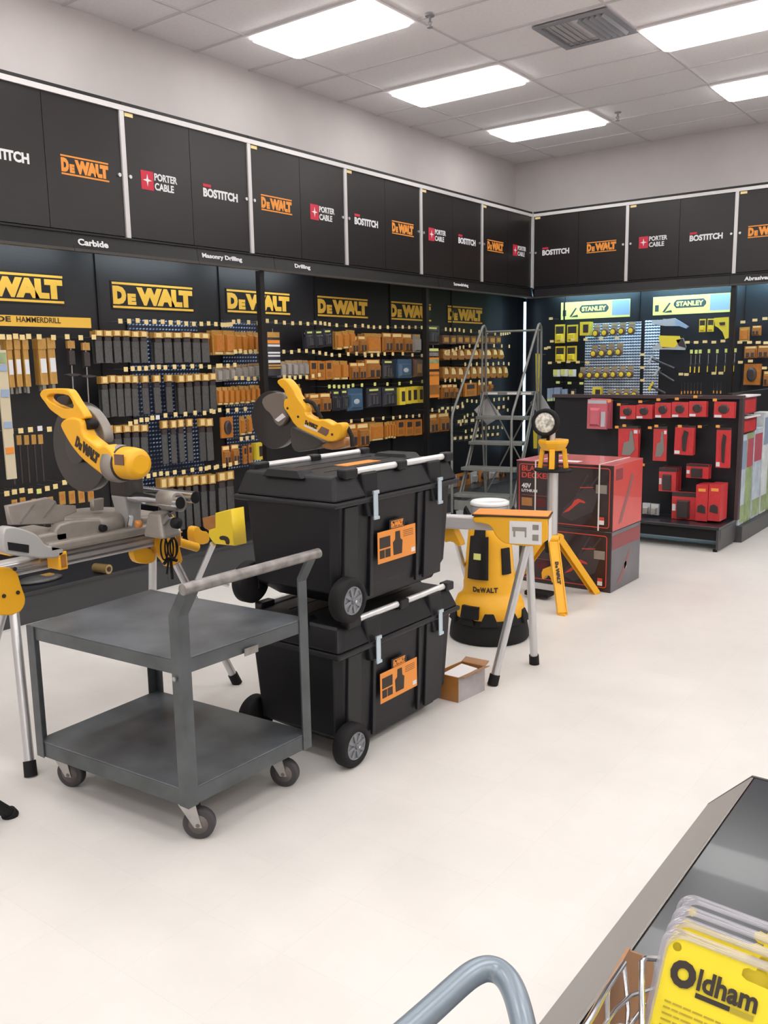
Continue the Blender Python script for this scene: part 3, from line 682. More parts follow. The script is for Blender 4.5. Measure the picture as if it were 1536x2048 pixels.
legtube(t, (SX+.05, -7.99, .66), (2.635, -7.749, 0), .020)
q = at(305, 1112, 'x', SX-.03); legtube(t, (q.x, q.y, q.z), at(305, 1330, 'z', 0), .020)
# saw mounting brackets across the beam
def bracket(yb, x0, x1):
    b = MB(); b.box(x0, x1, yb-.02, yb+.02, .828, .852); b.box(x0, x0+.10, yb-.02, yb+.02, .79, .83); b.box(x1-.09, x1, yb-.02, yb+.02, .775, .83)
    br = b.build('mounting_bracket', 'dw_yellow', t, bevel=.004); MB().box(x1-.001, x1+.002, yb-.012, yb+.012, .785, .84).build('bracket_end', 'pack_orange2', br)
q = at(132, 1112, 'z', .84); bracket(-8.66, 2.12, 2.60); bracket(-8.10, 2.22, 2.66)
q = at(330, 1062, 'z', .82)
trace('clamp_head', [[(318, 1045), (330, 1028), (352, 1030), (358, 1062), (345, 1070), (330, 1062), (318, 1060)]], 'x', SX+.14, .05, 'dw_yellow', t, .005)
MB().cyl(at(350, 1082, 'x', SX+.1), at(394, 1095, 'x', SX+.1), .022, n=14).build('extension_arm', 'dw_yellow', t)
trace('clamp_head', [[(387, 1056), (398, 1052), (403, 1062), (418, 1064), (420, 1085), (405, 1090), (388, 1086)]], 'x', SX+.06, .05, 'dw_yellow', t, .004)
# black leg end poking in at the left edge
p0 = at(-40, 1545, 'x', 2.95); legs_ = thing('stand_leg', 'black rubber tipped leg poking in at lower left picture edge', 'stand leg', (2.94, -9.16, 0))
MB().tube([Vector((2.96, -9.42, .28)), Vector((2.945, -9.24, .085)), Vector((2.94, -9.175, .012))], [.019, .021, .022], 16).build('tube', 'rubber', legs_)
MB().cyl((2.938, -9.17, 0), (2.942, -9.18, .02), .03, .027, 16).build('foot', 'rubber', legs_)

SY = -8.38
s1 = thing('mitre_saw', 'yellow mitre saw with raised head on left stand, large black lettering on its side', 'mitre saw', (SX-.05, SY, .853))
CR = (60, 760, 5.12)
# cast base, table and fence
b = MB(); b.box(2.24, 2.60, -8.72, -8.10, .853, .895); b.box(2.30, 2.56, -8.74, -8.60, .853, .93); b.box(2.30, 2.56, -8.22, -8.06, .853, .925); base_ = b.build('base', 'cast_grey', s1, bevel=.012, seg=3)
MB().lathe((2.40, -8.38, .895), [(.165, 0), (.17, .01), (.17, .05), (.16, .062), (.155, .064)], 40).build('turntable', 'cast_grey', s1)
trace('fence', [[(15, 1012), (98, 995), (112, 1002), (115, 1010), (152, 1011), (154, 1024), (130, 1034), (128, 1048), (22, 1050)]], 'x', 2.50, .03, 'cast_grey', s1, .004, sm=0)
trace('fence', [[(187, 1000), (208, 996), (208, 1020), (188, 1022)]], 'x', 2.46, .03, 'cast_grey', s1, .003, sm=0)
ln = MB()
for (a, b_) in (((40, 1046), (70, 1006)), ((88, 1035), (112, 1004))):
    ln.bar(at(*a, 'x', 2.5025), at(*b_, 'x', 2.5025), .003, .004)
ln.build('fence_rib', 'steel', s1)
trace('base_foot', [[(6, 1058), (24, 1052), (60, 1062), (78, 1072), (92, 1092), (112, 1092), (128, 1096), (128, 1112), (100, 1118), (30, 1112), (6, 1106)]], 'x', 2.60, .06, 'pale_grey', s1, .006)
trace('foot_recess', [[(16, 1084), (58, 1090), (58, 1106), (18, 1100)]], 'x', 2.604, .006, 'rubber', s1, 0, sm=0)
trace('table_side', [[(110, 1052), (150, 1040), (212, 1038), (214, 1060), (214, 1078), (150, 1090), (112, 1088)]], 'x', 2.56, .05, 'cast_grey', s1, .008)
trace('table_knob', [[(204, 1050), (215, 1050), (216, 1062), (204, 1064)]], 'x', 2.585, .03, 'rubber', s1, .003)
# upright, rail housing, slide rails
mb = MB(); mb.hexa([(2.50, -8.30, .865), (2.58, -8.30, .865), (2.58, -8.24, .865), (2.50, -8.24, .865)], [(2.50, -8.34, 1.045), (2.60, -8.34, 1.045), (2.60, -8.24, 1.045), (2.50, -8.24, 1.045)])
mb.build('support_column', 'pale_grey', s1, bevel=.012, seg=3)
for dy, dz in ((-.0, 0), (.085, .012)):
    MB().cyl((2.54, -8.30+dy, 1.035+dz), (2.93, -8.30+dy, 1.035+dz), .026, n=24).build('slide_rail', 'chrome', s1)
mb = MB(); mb.lathe((2.80, -8.285, 1.035), [(.034, 0), (.038, .006), (.038, .10), (.034, .106)], 24, 0, (1, 0, 0), sy=1.35); mb.build('rail_cap', 'cast_grey', s1)
mb = MB(); mb.lathe((2.9065, -8.285, 1.035), [(.026, 0), (.026, .002), (.01, .003)], 20, 0, (1, 0, 0), sy=1.3); mb.build('cap_vent', 'text_dark', s1)
mb = MB(); mb.hexa([(2.70, -8.33, .87), (2.84, -8.33, .87), (2.84, -8.22, .87), (2.70, -8.22, .87)], [(2.72, -8.31, .98), (2.80, -8.31, .98), (2.80, -8.24, .98), (2.72, -8.24, .98)]); mb.build('bevel_housing', 'cast_grey', s1, bevel=.015, seg=3)
MB().bar((2.86, -8.30, .975), (2.78, -8.30, .905), .02, .018).build('bevel_lever', 'chrome', s1)
MB().bar((2.585, -8.31, .90), (2.63, -8.33, .955), .018, .012).build('detent_lever', 'chrome', s1)
MB().lathe((2.88, -8.30, .945), [(.010, 0), (.024, .004), (.024, .03), (.010, .036)], 18, 0, (1, 0, 0)).build('bevel_knob', 'rubber', s1)
MB().lathe((2.68, -8.32, .925), [(.008, 0), (.018, .003), (.018, .02), (.008, .024)], 18, 0, (0, -1, 0)).build('scale_knob', 'pack_orange', s1)
# head : blade guard, arm, handle, motor
gy = SY+.03
def disc(parent, name, cu, cv, ru, yv, th, m, crop, a0=0, a1=360, rin=0):
    c = at(crop[0]+cu/crop[2], crop[1]+cv/crop[2], 'y', yv); e = at(crop[0]+(cu+ru)/crop[2], crop[1]+cv/crop[2], 'y', yv); R_ = abs(e.x-c.x)
    n = 48; pts = []
    st = [math.radians(a0+(a1-a0)*k/n) for k in range(n+1 if a1-a0 < 360 else n)]
    pts = [(c.x+R_*math.cos(a), c.z+R_*math.sin(a)) for a in st]
    if a1-a0 < 360: pts += [(c.x+rin*R_*math.cos(a), c.z+rin*R_*math.sin(a)) for a in reversed(st)] if rin else [(c.x, c.z)]
    return shape(name, [pts], Matrix.Translation((0, yv, 0)) @ FR_R, th, m, parent, .004), c, R_
g1, gc, gr = disc(s1, 'lower_guard', 500, 690, 280, gy+.01, .05, 'guard_smoke', CR)
MB().cyl((gc.x, gy-.006, gc.z), (gc.x, gy-.012, gc.z), gr*.35, n=32).build('blade_hub', 'cast_dark', s1)
trace('upper_guard', [[(500, 262), (560, 275), (640, 320), (710, 420), (755, 520), (768, 620), (735, 660), (690, 640), (660, 540), (600, 440), (560, 395), (555, 330)]], 'y', gy-.01, .05, 'cast_grey', s1, .006, crop=CR)
trace('guard_cover', [[(545, 575), (620, 510), (650, 545), (685, 620), (660, 650), (600, 610)]], 'y', gy-.03, .03, 'cast_grey', s1, .004, crop=CR)
hd = trace('handle', [[(95, 140), (120, 102), (180, 86), (370, 90), (405, 118), (470, 230), (520, 300), (568, 385), (540, 402), (500, 410), (330, 402), (295, 372), (240, 335), (195, 298), (150, 232), (108, 178)],
                 [(158, 172), (200, 138), (380, 150), (420, 200), (452, 285), (385, 298), (320, 282), (235, 240), (190, 218)]], 'y', SY-.06, .040, 'dw_yellow', s1, .005, crop=CR)
trace('trigger', [[(262, 205), (290, 165), (375, 155), (400, 205), (360, 262), (300, 246)]], 'y', SY-.065, .03, 'text_dark', hd, .004, crop=CR)
arm = trace('drive_housing', [[(300, 455), (345, 398), (425, 376), (500, 400), (522, 440), (535, 560), (610, 620), (700, 690), (745, 662), (800, 690), (860, 780), (878, 850), (860, 950), (810, 1000), (745, 985), (640, 905), (520, 805), (425, 690), (370, 600), (325, 515)]],
            'y', SY-.075, .07, 'dw_yellow', s1, .010, crop=CR)
trace('vent_knob', [[(485, 410), (560, 395), (620, 440), (600, 510), (540, 510)]], 'y', SY-.05, .05, 'rubber', arm, .006, crop=CR)
def rot_text(parent, txt, p0, p1, hpx, yv, m, crop=None, name='lettering', dw=False, ax='y'):
    f = lambda q: at(crop[0]+q[0]/crop[2], crop[1]+q[1]/crop[2], ax, yv) if crop else at(q[0], q[1], ax, yv)
    a, b = f(p0), f(p1); X = b-a; w = X.length; s_ = (crop[2] if crop else 1); h = w*hpx/math.hypot(p1[0]-p0[0], p1[1]-p0[1])
    n = Vector((0, -1, 0)) if ax == 'y' else Vector((1, 0, 0)); fr = frame(a, X, n.cross(X)); mb = MB()
    if dw: dewalt_into(mb, fr, w, h, 0, False)
    else: text_into(mb, txt, fr, 0, 0, w, h, 0, .03)
    return mb.build(name, m, parent)
rot_text(arm, 'DW', (458, 672), (690, 868), 88, SY-.0765, 'text_dark', CR, dw=True)
mc = at(60+775/5.12, 760+835/5.12, 'y', SY-.02)
mb = MB(); mb.lathe((mc.x+.045, SY-.012, mc.z-.005), [(.070, 0), (.082, .012), (.084, .05), (.078, .072), (.070, .078)], 28, 0, (1, 0, 0), sy=.95); mb.build('gear_case', 'cast_grey', s1)
mb = MB(); mb.lathe((mc.x+.128, SY-.01, mc.z), [(.070, 0), (.070, .04), (.066, .08), (.056, .098), (.04, .102)], 28, 0, (1, 0, 0)); mo = mb.build('motor_cap', 'dw_yellow', s1)
mb = MB(); mb.box(mc.x+.145, mc.x+.205, SY-.081, SY-.076, mc.z-.0, mc.z+.045); mb.build('rating_label', 'pack_brown', mo)
mb = MB(); mb.lathe((mc.x+.122, SY-.01, mc.z-.002), [(.076, 0), (.07, .008), (.066, .009)], 28, 0, (1, 0, 0)); mb.build('motor_band', 'text_dark', s1)
mb = MB(); mb.hexa([(2.50, -8.34, 1.04), (2.62, -8.34, 1.04), (2.62, -8.24, 1.04), (2.50, -8.24, 1.04)], [(mc.x+.01, SY-.02, mc.z-.05), (mc.x+.14, SY-.02, mc.z-.05), (mc.x+.14, SY+.07, mc.z-.05), (mc.x+.01, SY+.07, mc.z-.05)]); mb.build('pivot', 'cast_dark', s1, bevel=.01)
# coiled power cord
cu_ = MB(); c0 = at(336, 1096, 'x', 2.66)
for k, (dy, rz, rx_) in enumerate(((-.022, .052, .02), (.0, .058, .024), (.018, .050, .018), (.008, .045, .028))):
    cu_.tube([(c0.x+.008*k, c0.y+dy+rx_*math.cos(a*math.pi/12), c0.z+rz*math.sin(a*math.pi/12)) for a in range(25)], .0042, 6, 0, False)
cu_.tube([(2.88, -8.29, 1.0), (2.80, -8.25, .98), (c0.x, c0.y, c0.z+.05)], .0042, 6); cu_.tube([(c0.x, c0.y-.03, c0.z-.07), (c0.x, c0.y, c0.z-.05), (c0.x+.01, c0.y+.04, c0.z-.065)], .008, 8)
cu_.tube([(c0.x, c0.y, c0.z-.05), (c0.x, c0.y-.015, c0.z-.12)], .005, 6); cu_.tube([(c0.x, c0.y+.012, c0.z-.05), (c0.x, c0.y+.015, c0.z-.15)], .007, 6)
cu_.build('power_cord', 'rubber', s1)

# ------------------------------------------------------------------ right saw stand and its saw (beam runs across, behind the chests)
E0, E1 = Vector((2.40, -7.28, .79)), Vector((3.78, -6.80, .79)); BD = (E1-E0).normalized(); BN = Vector((-BD.y, BD.x, 0))
t = thing('saw_stand', 'yellow and silver saw stand passing behind the black tool chests', 'saw stand', (3.2, -7.0, 0))
MB().bar(E0, E1-BD*.06, .06, .07).build('beam', 'alu_white', t, bevel=.01)
fr = frame(E1-BD*.26-BN*.05+Vector((0, 0, 0)), BD, (0, 0, 1))
pr_ = [(0, .012), (0, .052), (.36, .052), (.375, .045), (.375, -.095), (.17, -.095), (.12, -.06), (.09, .0), (.05, .012)]
o1 = shape('end_support', [rnd(pr_, 1)], fr, .16, 'dw_yellow', t, .006, z0=.03)
o1.name = 'end_support'
mb = MB(); rect_into(mb, fr, -.004, .379, .048, .056, .035, 0, -.135); mb.build('rubber_pad', 'text_dark', o1)
mb = MB(); rect_into(mb, fr, .0, .375, .056, .060, .032, 0, -.132); mb.build('pad_label', 'label_orange', o1)
mb = MB(); rect_into(mb, fr, .185, .345, -.085, .030, .0325, 0, .030); rect_into(mb, fr, .20, .27, -.02, .0, .034, 1, .030); rect_into(mb, fr, .205, .215, -.05, -.02, .034, 1, .030); rect_into(mb, fr, .262, .270, -.05, -.02, .034, 1, .030)
rect_into(mb, fr, .30, .33, -.01, .015, .034, 1, .030); rect_into(mb, fr, .30, .33, -.065, -.035, .034, 1, .030); mb.build('picture_label', ['white_paper', 'cast_grey'], o1)
q0 = fr @ Vector((.376, -.08, .02)); q1 = fr @ Vector((.376, .035, -.11))
mb = MB(); mb.add([fr @ Vector((.3765, y, z)) for y, z in ((-.075, .02), (-.075, -.11), (.038, -.11), (.038, .02))], [(0, 1, 2, 3)]); mb.build('end_label', 'white_paper', o1)
top_ = E1+BD*.01-BN*.03+Vector((0, 0, -.09))
legtube(t, top_-BN*.015, (3.719, -7.035, 0), .021, .055); legtube(t, top_+BN*.035, (3.746, -6.635, 0), .021, .055)
q = at(903, 1065, 'y', -6.75)
trace('leg_bracket', [[(886, 1046), (900, 1043), (912, 1068), (922, 1090), (916, 1094), (904, 1082), (886, 1086)]], 'y', -6.93, .05, 'dw_yellow', t, .004)
legtube(t, at(912, 1078, 'y', -6.9), (2.72, -5.6, 0.0), .016, .05)
# left end of that stand
trace('end_support', [[(430, 1026), (462, 1018), (468, 1092), (428, 1088), (416, 1072), (417, 1060), (430, 1056)]], 'y', -7.42, .10, 'banner_bright', t, .006, sm=0)
trace('mitre_stop', [[(404, 1036), (430, 1030), (430, 1060), (418, 1062), (408, 1056)]], 'y', -7.38, .06, 'pack_orange2', t, .004, sm=0)
trace('hook_mark', [[(438, 1073), (448, 1071), (458, 1076), (459, 1089), (452, 1089), (450, 1080), (440, 1080)]], 'y', -7.4225, .004, 'text_dark', t, 0)
q = at(426, 1088, 'y', -7.42); legtube(t, q, at(380, 1195, 'y', -7.3), .018, .05); q2 = at(455, 1169, 'z', .02)
MB().cyl(at(458, 1170, 'y', -7.1), at(437, 1163, 'y', -7.15), .016, n=12).build('folded_leg', 'alu', t)

CQ = (480, 740, 6.4); Y2 = -7.02
s2 = thing('mitre_saw', 'yellow mitre saw with big dark round blade guard, behind the stacked tool chests', 'mitre saw', (2.65, -7.1, .83))
d2, c_, r_ = disc(s2, 'lower_guard', 410, 640, 272, Y2+.03, .05, 'guard_smoke', CQ)
trace('upper_guard', [[(270, 390), (340, 320), (440, 290), (555, 290), (560, 520), (600, 620), (520, 730), (450, 690), (400, 570), (310, 500)]], 'y', Y2-.0, .03, 'guard_tan', s2, .004, crop=CQ, sm=1)
trace('guard_label', [[(445, 635), (540, 555), (582, 600), (490, 665)]], 'y', Y2-.004, .006, 'white_paper', s2, 0, crop=CQ, sm=0)
arm = trace('drive_housing', [[(462, 150), (500, 113), (560, 106), (610, 140), (690, 250), (722, 340), (842, 490), (828, 545), (865, 590), (1010, 645), (1060, 628), (1110, 650), (1200, 705), (1225, 675), (1310, 680), (1308, 760), (1262, 890), (1150, 928), (1000, 868), (800, 775), (700, 720), (600, 545), (552, 490), (556, 375), (610, 362), (570, 310), (560, 255), (510, 215)]],
            'y', Y2-.04, .06, 'dw_yellow', s2, .008, crop=CQ)
rot_text(arm, 'DW', (830, 690), (985, 762), 44, Y2-.0415, 'text_dark', CQ, dw=True)
trace('rating_label', [[(990, 790), (1045, 720), (1142, 765), (1130, 815), (1100, 850)]], 'y', Y2-.0405, .004, 'pack_brown', arm, 0, crop=CQ, sm=0)
trace('spec_label', [[(822, 695), (1000, 770), (985, 792), (820, 722)]], 'y', Y2-.0403, .003, 'white_paper', arm, 0, crop=CQ, sm=0)
for (u, v) in ((610, 490), (745, 598), (1180, 825)):
    q = at(480+u/6.4, 740+v/6.4, 'y', Y2-.041); MB().cyl(q, q-Vector((0, .003, 0)), .007, n=10).build('screw', 'text_dark', arm)
hp_ = [at(480+u/6.4, 740+v/6.4, 'y', Y2) for u, v in ((790, 400), (870, 395), (940, 430), (990, 520), (1040, 620))]
MB().tube(hp_, .012, 10).build('dust_hose', 'rubber', s2)
trace('gear_case', [[(640, 700), (760, 760), (1000, 880), (1060, 930), (1000, 1010), (860, 1030), (700, 1060), (640, 950)]], 'y', Y2+.02, .10, 'cast_dark', s2, .01, crop=CQ)
trace('motor_cap', [[(1040, 950), (1200, 900), (1260, 880), (1340, 860), (1360, 980), (1200, 1030), (1040, 1000)]], 'y', Y2+.0, .08, 'pack_orange2', s2, .01, crop=CQ)
MB().tube([at(480+u/6.4, 740+v/6.4, 'y', Y2+.02) for u, v in ((1310, 720), (1380, 740), (1430, 850), (1440, 980))], .012, 10).build('power_cord', 'rubber', s2)
MB().box(2.40, 2.90, -7.25, -6.95, .83, .90).box(2.60, 2.72, -7.12, -7.0, .90, 1.08).build('base', 'cast_grey', s2, bevel=.015)

# ------------------------------------------------------------------ yellow dust vacuum behind the stand legs
VC = Vector((3.29, -6.33, 0))
t = thing('dust_extractor', 'yellow and black upright vacuum with round grey top, behind stand legs', 'vacuum', VC)
MB().lathe(VC, [(.225, 0), (.235, .01), (.232, .05), (.222, .11), (.205, .15), (.19, .155)], 40).build('base', 'rubber', t)
bd = MB().lathe(VC, [(.185, .10), (.212, .15), (.205, .20), (.188, .245), (.160, .268), (.152, .29), (.152, .335), (.146, .36), (.140, .46), (.128, .58), (.118, .68), (.10, .70)], 40).build('body', 'dw_yellow', t)
MB().lathe(VC+Vector((0, 0, .68)), [(.11, 0), (.108, .10), (.104, .105)], 40).build('canister', 'canister_grey', t)
MB().lathe(VC+Vector((0, 0, .785)), [(.100, 0), (.112, .004), (.113, .018), (.104, .026), (.085, .026), (.08, .020), (.01, .020)], 40).build('lid', 'white_ring', t)
cv = Vector((CAM.x-VC.x, CAM.y-VC.y, 0)).normalized(); cn = Vector((-cv.y, cv.x, 0))
def onbody(ang, r, z): a = math.radians(ang); d = cv*math.cos(a)+cn*math.sin(a); return VC+d*r+Vector((0, 0, z))
def patch(parent, name, a0, a1, zs, m, th=.012, n=8):
    """curved plate wrapped on the body: zs = [(z, radius)]"""
    mb = MB(); k = len(zs); vs = []
    for off in (0, th):
        for z, r in zs: vs += [onbody(a0+(a1-a0)*j/n, r+off, z) for j in range(n+1)]
    N = (n+1)*k; fs = []
    for i in range(k-1):
        for j in range(n):
            a = i*(n+1)+j; fs += [(a, a+1, a+n+2, a+n+1), (N+a, N+a+n+1, N+a+n+2, N+a+1)]
    for j in range(n): fs += [(j, N+j, N+j+1, j+1), ((k-1)*(n+1)+j, (k-1)*(n+1)+j+1, N+(k-1)*(n+1)+j+1, N+(k-1)*(n+1)+j)]
    for i in range(k-1): a = i*(n+1); b_ = a+n; fs += [(a, a+n+1, N+a+n+1, N+a), (b_, N+b_, N+b_+n+1, b_+n+1)]
    mb.add(vs, fs, 0, False); return mb.build(name, m, parent)
pt = patch(t, 'filter_door', -48, -2, [(.375, .146), (.42, .143), (.56, .130), (.62, .124)], 'black_satin', .022)
patch(pt, 'door_top', -38, -10, [(.62, .126), (.67, .116)], 'black_satin', .018); patch(pt, 'door_label', -34, -18, [(.49, .158), (.525, .155)], 'tag_lime', .004)
patch(t, 'side_grip', 30, 55, [(.40, .144), (.55, .131)], 'rubber', .01)
patch(t, 'hose_port', -46, -16, [(.155, .212), (.225, .197)], 'rubber', .02)
mb = MB(); fr = frame(onbody(-36, .1545, .298), cn, (0, 0, 1)); 
for (ch, x, w, h) in (('D', 0, .026, .03), ('E', .028, .016, .02), ('W', .046, .034, .03), ('A', .080, .026, .03), ('L', .106, .019, .03), ('T', .124, .024, .03)):
    a = -37+(x+.0)*360/(2*math.pi*.152); d = cv*math.cos(math.radians(a+5))+cn*math.sin(math.radians(a+5)); tn = Vector((-d.y, d.x, 0))
    text_into(mb, ch, frame(onbody(a, .1535, .298), tn, (0, 0, 1)), 0, 0, w, h, 0, .045)
mb.build('lettering', 'text_dark', t)
sk = MB()
for k in range(-2, 3):
    a0 = k*36; 
    sk.hexa([onbody(a0-14, .20, .12), onbody(a0+14, .20, .12), onbody(a0+14, .24, .115), onbody(a0-14, .24, .115)], [onbody(a0-7, .20, .19), onbody(a0+7, .20, .19), onbody(a0+7, .214, .185), onbody(a0-7, .214, .185)])
sk.build('skirt', 'rubber', t, bevel=.004)
for s_ in (-1, 1):
    MB().tube([onbody(s_*78, .115, .72), onbody(s_*82, .142, .775), onbody(s_*84, .142, .74), onbody(s_*84, .130, .66)], .012, 8).build('clip', 'rubber', t)

# small open carton behind the chest
t = thing('small_carton', 'small dented open cardboard box on the floor beside the tool chest', 'box', (3.62, -7.2, 0))
q = [(3.57, -7.335), (3.705, -7.332), (3.725, -7.12), (3.59, -7.12)]
mb = MB()
for i in range(4):
    a, b = q[i], q[(i+1) % 4]; 
    c0 = (3.6475, -7.227); f = lambda p, e, z: (p[0]+(c0[0]-p[0])*e, p[1]+(c0[1]-p[1])*e, z)
    mb.hexa([f(a, 0, 0), f(b, 0, 0), f(b, .05, 0), f(a, .05, 0)], [f(a, 0, .125), f(b, 0, .125), f(b, .05, .125), f(a, .05, .125)], 1 if i == 1 else 0)
mb.box(3.58, 3.70, -7.32, -7.135, .001, .006)
mb.build('walls', ['pack_orange2', 'carton_grey'], t)
MB().hexa([(3.60, -7.31, .10), (3.69, -7.31, .10), (3.70, -7.15, .10), (3.61, -7.15, .10)], [(3.60, -7.31, .118), (3.69, -7.31, .112), (3.70, -7.15, .118), (3.61, -7.15, .125)]).build('contents', 'white_paper', t)
fl = MB(); fl.hexa([(3.705, -7.332, .122), (3.725, -7.12, .122), (3.755, -7.125, .132), (3.735, -7.325, .128)], [(3.705, -7.332, .126), (3.725, -7.12, .126), (3.755, -7.125, .136), (3.735, -7.325, .132)]); fl.hexa([(3.59, -7.12, .122), (3.59, -7.08, .135), (3.725, -7.08, .138), (3.725, -7.12, .122)], [(3.59, -7.12, .126), (3.59, -7.08, .139), (3.725, -7.08, .142), (3.725, -7.12, .126)])
fl.build('flap', 'cardboard', t)

# ------------------------------------------------------------------ tripod work light
TC = Vector((3.235, -5.40, 0))
t = thing('work_light', 'yellow tripod work light with round lamp head before the red boxes', 'work light', TC)
MB().cyl(TC+Vector((0, 0, .36)), TC+Vector((0, 0, .88)), .037, n=24).build('mast', 'alu', t)
MB().cyl(TC+Vector((0, 0, .33)), TC+Vector((0, 0, .435)), .045, .05, 20).build('leg_hub', 'rubber', t)
mb = MB()
feet = [Vector((3.465, -5.705, 0)), Vector((3.42, -5.09, 0)), Vector((2.87, -5.34, 0))]
for i, f_ in enumerate(feet):
    d = Vector((f_.x-TC.x, f_.y-TC.y, 0)).normalized(); n = Vector((-d.y, d.x, 0)); a = TC+d*.05+Vector((0, 0, .43)); L = MB(); w0, w1 = .035, .030
    L.bar(a, f_+Vector((0, 0, .012)), .062, .012, 0, (0, 0, 1))
    for s_ in (-1, 1): L.bar(a+n*s_*.030-Vector((0, 0, .012)), f_+n*s_*.028+Vector((0, 0, .004)), .008, .045, 0, (0, 0, 1))
    L.cyl(a-n*.032, a+n*.032, .024, n=14)
    l = L.build('leg', 'dw_yellow', t, bevel=.003)
    MB().box(f_.x-.025, f_.x+.025, f_.y-.022, f_.y+.022, 0, .012).build('foot', 'dw_yellow', l)
    if i == 0:
        p0 = a.lerp(f_, .32); p1 = a.lerp(f_, .62); X = (p1-p0); nn = d.cross(Vector((0, 0, 1))); Zn = X.normalized().cross(nn); 
        if Zn.dot(CAM-TC) < 0: Zn = -Zn
        fr = frame(p0+Zn*.014+(X.cross(Zn)).normalized()*.012, X, Zn.cross(X)); mb2 = MB(); dewalt_into(mb2, fr, X.length, .024, 0, False); mb2.build('lettering', 'text_dark', l)
trace('storage_hook', [[(1082, 1140), (1096, 1134), (1110, 1138), (1114, 1162), (1104, 1168), (1100, 1152), (1092, 1150), (1084, 1162)]], 'y', -5.45, .06, 'dw_yellow', t, .004)
MB().box(3.06, 3.24, -5.46, -5.36, .02, .05).build('brace', 'rubber', t, bevel=.006)
MB().lathe(TC+Vector((0, 0, .875)), [(.06, 0), (.125, .004), (.135, .012), (.125, .022), (.06, .026)], 36, sy=.8).build('tray', 'rubber', t)
top = MB(); top.lathe(TC+Vector((0, 0, 1.02)), [(.075, 0), (.095, .03), (.105, .05), (.105, .068), (.095, .07), (.02, .06)], 8, smooth=False)
for a in (20, 110, 200, 290):
    d = Vector((math.cos(math.radians(a)), math.sin(math.radians(a)), 0)); top.bar(TC+d*.085+Vector((0, 0, .90)), TC+d*.070+Vector((0, 0, 1.03)), .035, .03, 0, d)
top.build('head_cage', 'dw_yellow', t, bevel=.004)
MB().cyl(TC+Vector((0, 0, .90)), TC+Vector((0, 0, 1.02)), .035, n=16).build('battery_dock', 'text_dark', t)
MB().cyl(TC+Vector((-.01, 0, 1.08)), TC+Vector((-.01, 0, 1.20)), .022, n=14).build('neck', 'alu', t)
HCn = at(1091, 845, 'y', -5.42); hdv = Vector((CAM.x-HCn.x-1.6, CAM.y-HCn.y, -.05)).normalized()
MB().lathe(HCn-hdv*.03, [(.05, -.06), (.075, -.03), (.078, 0), (.06, .01)], 32, 0, hdv).build('lamp_back', 'dw_yellow', t)
MB().lathe(HCn-hdv*.02, [(.074, -.012), (.092, 0), (.092, .035), (.084, .045), (.070, .045), (.066, .03), (.05, .01)], 40, 0, hdv).build('bezel', 'rubber', t)
MB().lathe(HCn-hdv*.02, [(.02, .012), (.045, .018), (.066, .034), (.069, .038), (.06, .039), (.01, .042)], 40, 0, hdv).build('lens', 'lamp_glass', t)
MB().box(HCn.x-.012+.02, HCn.x+.012+.02, -5.42, -5.38, 1.08, 1.13).build('bracket', 'rubber', t)

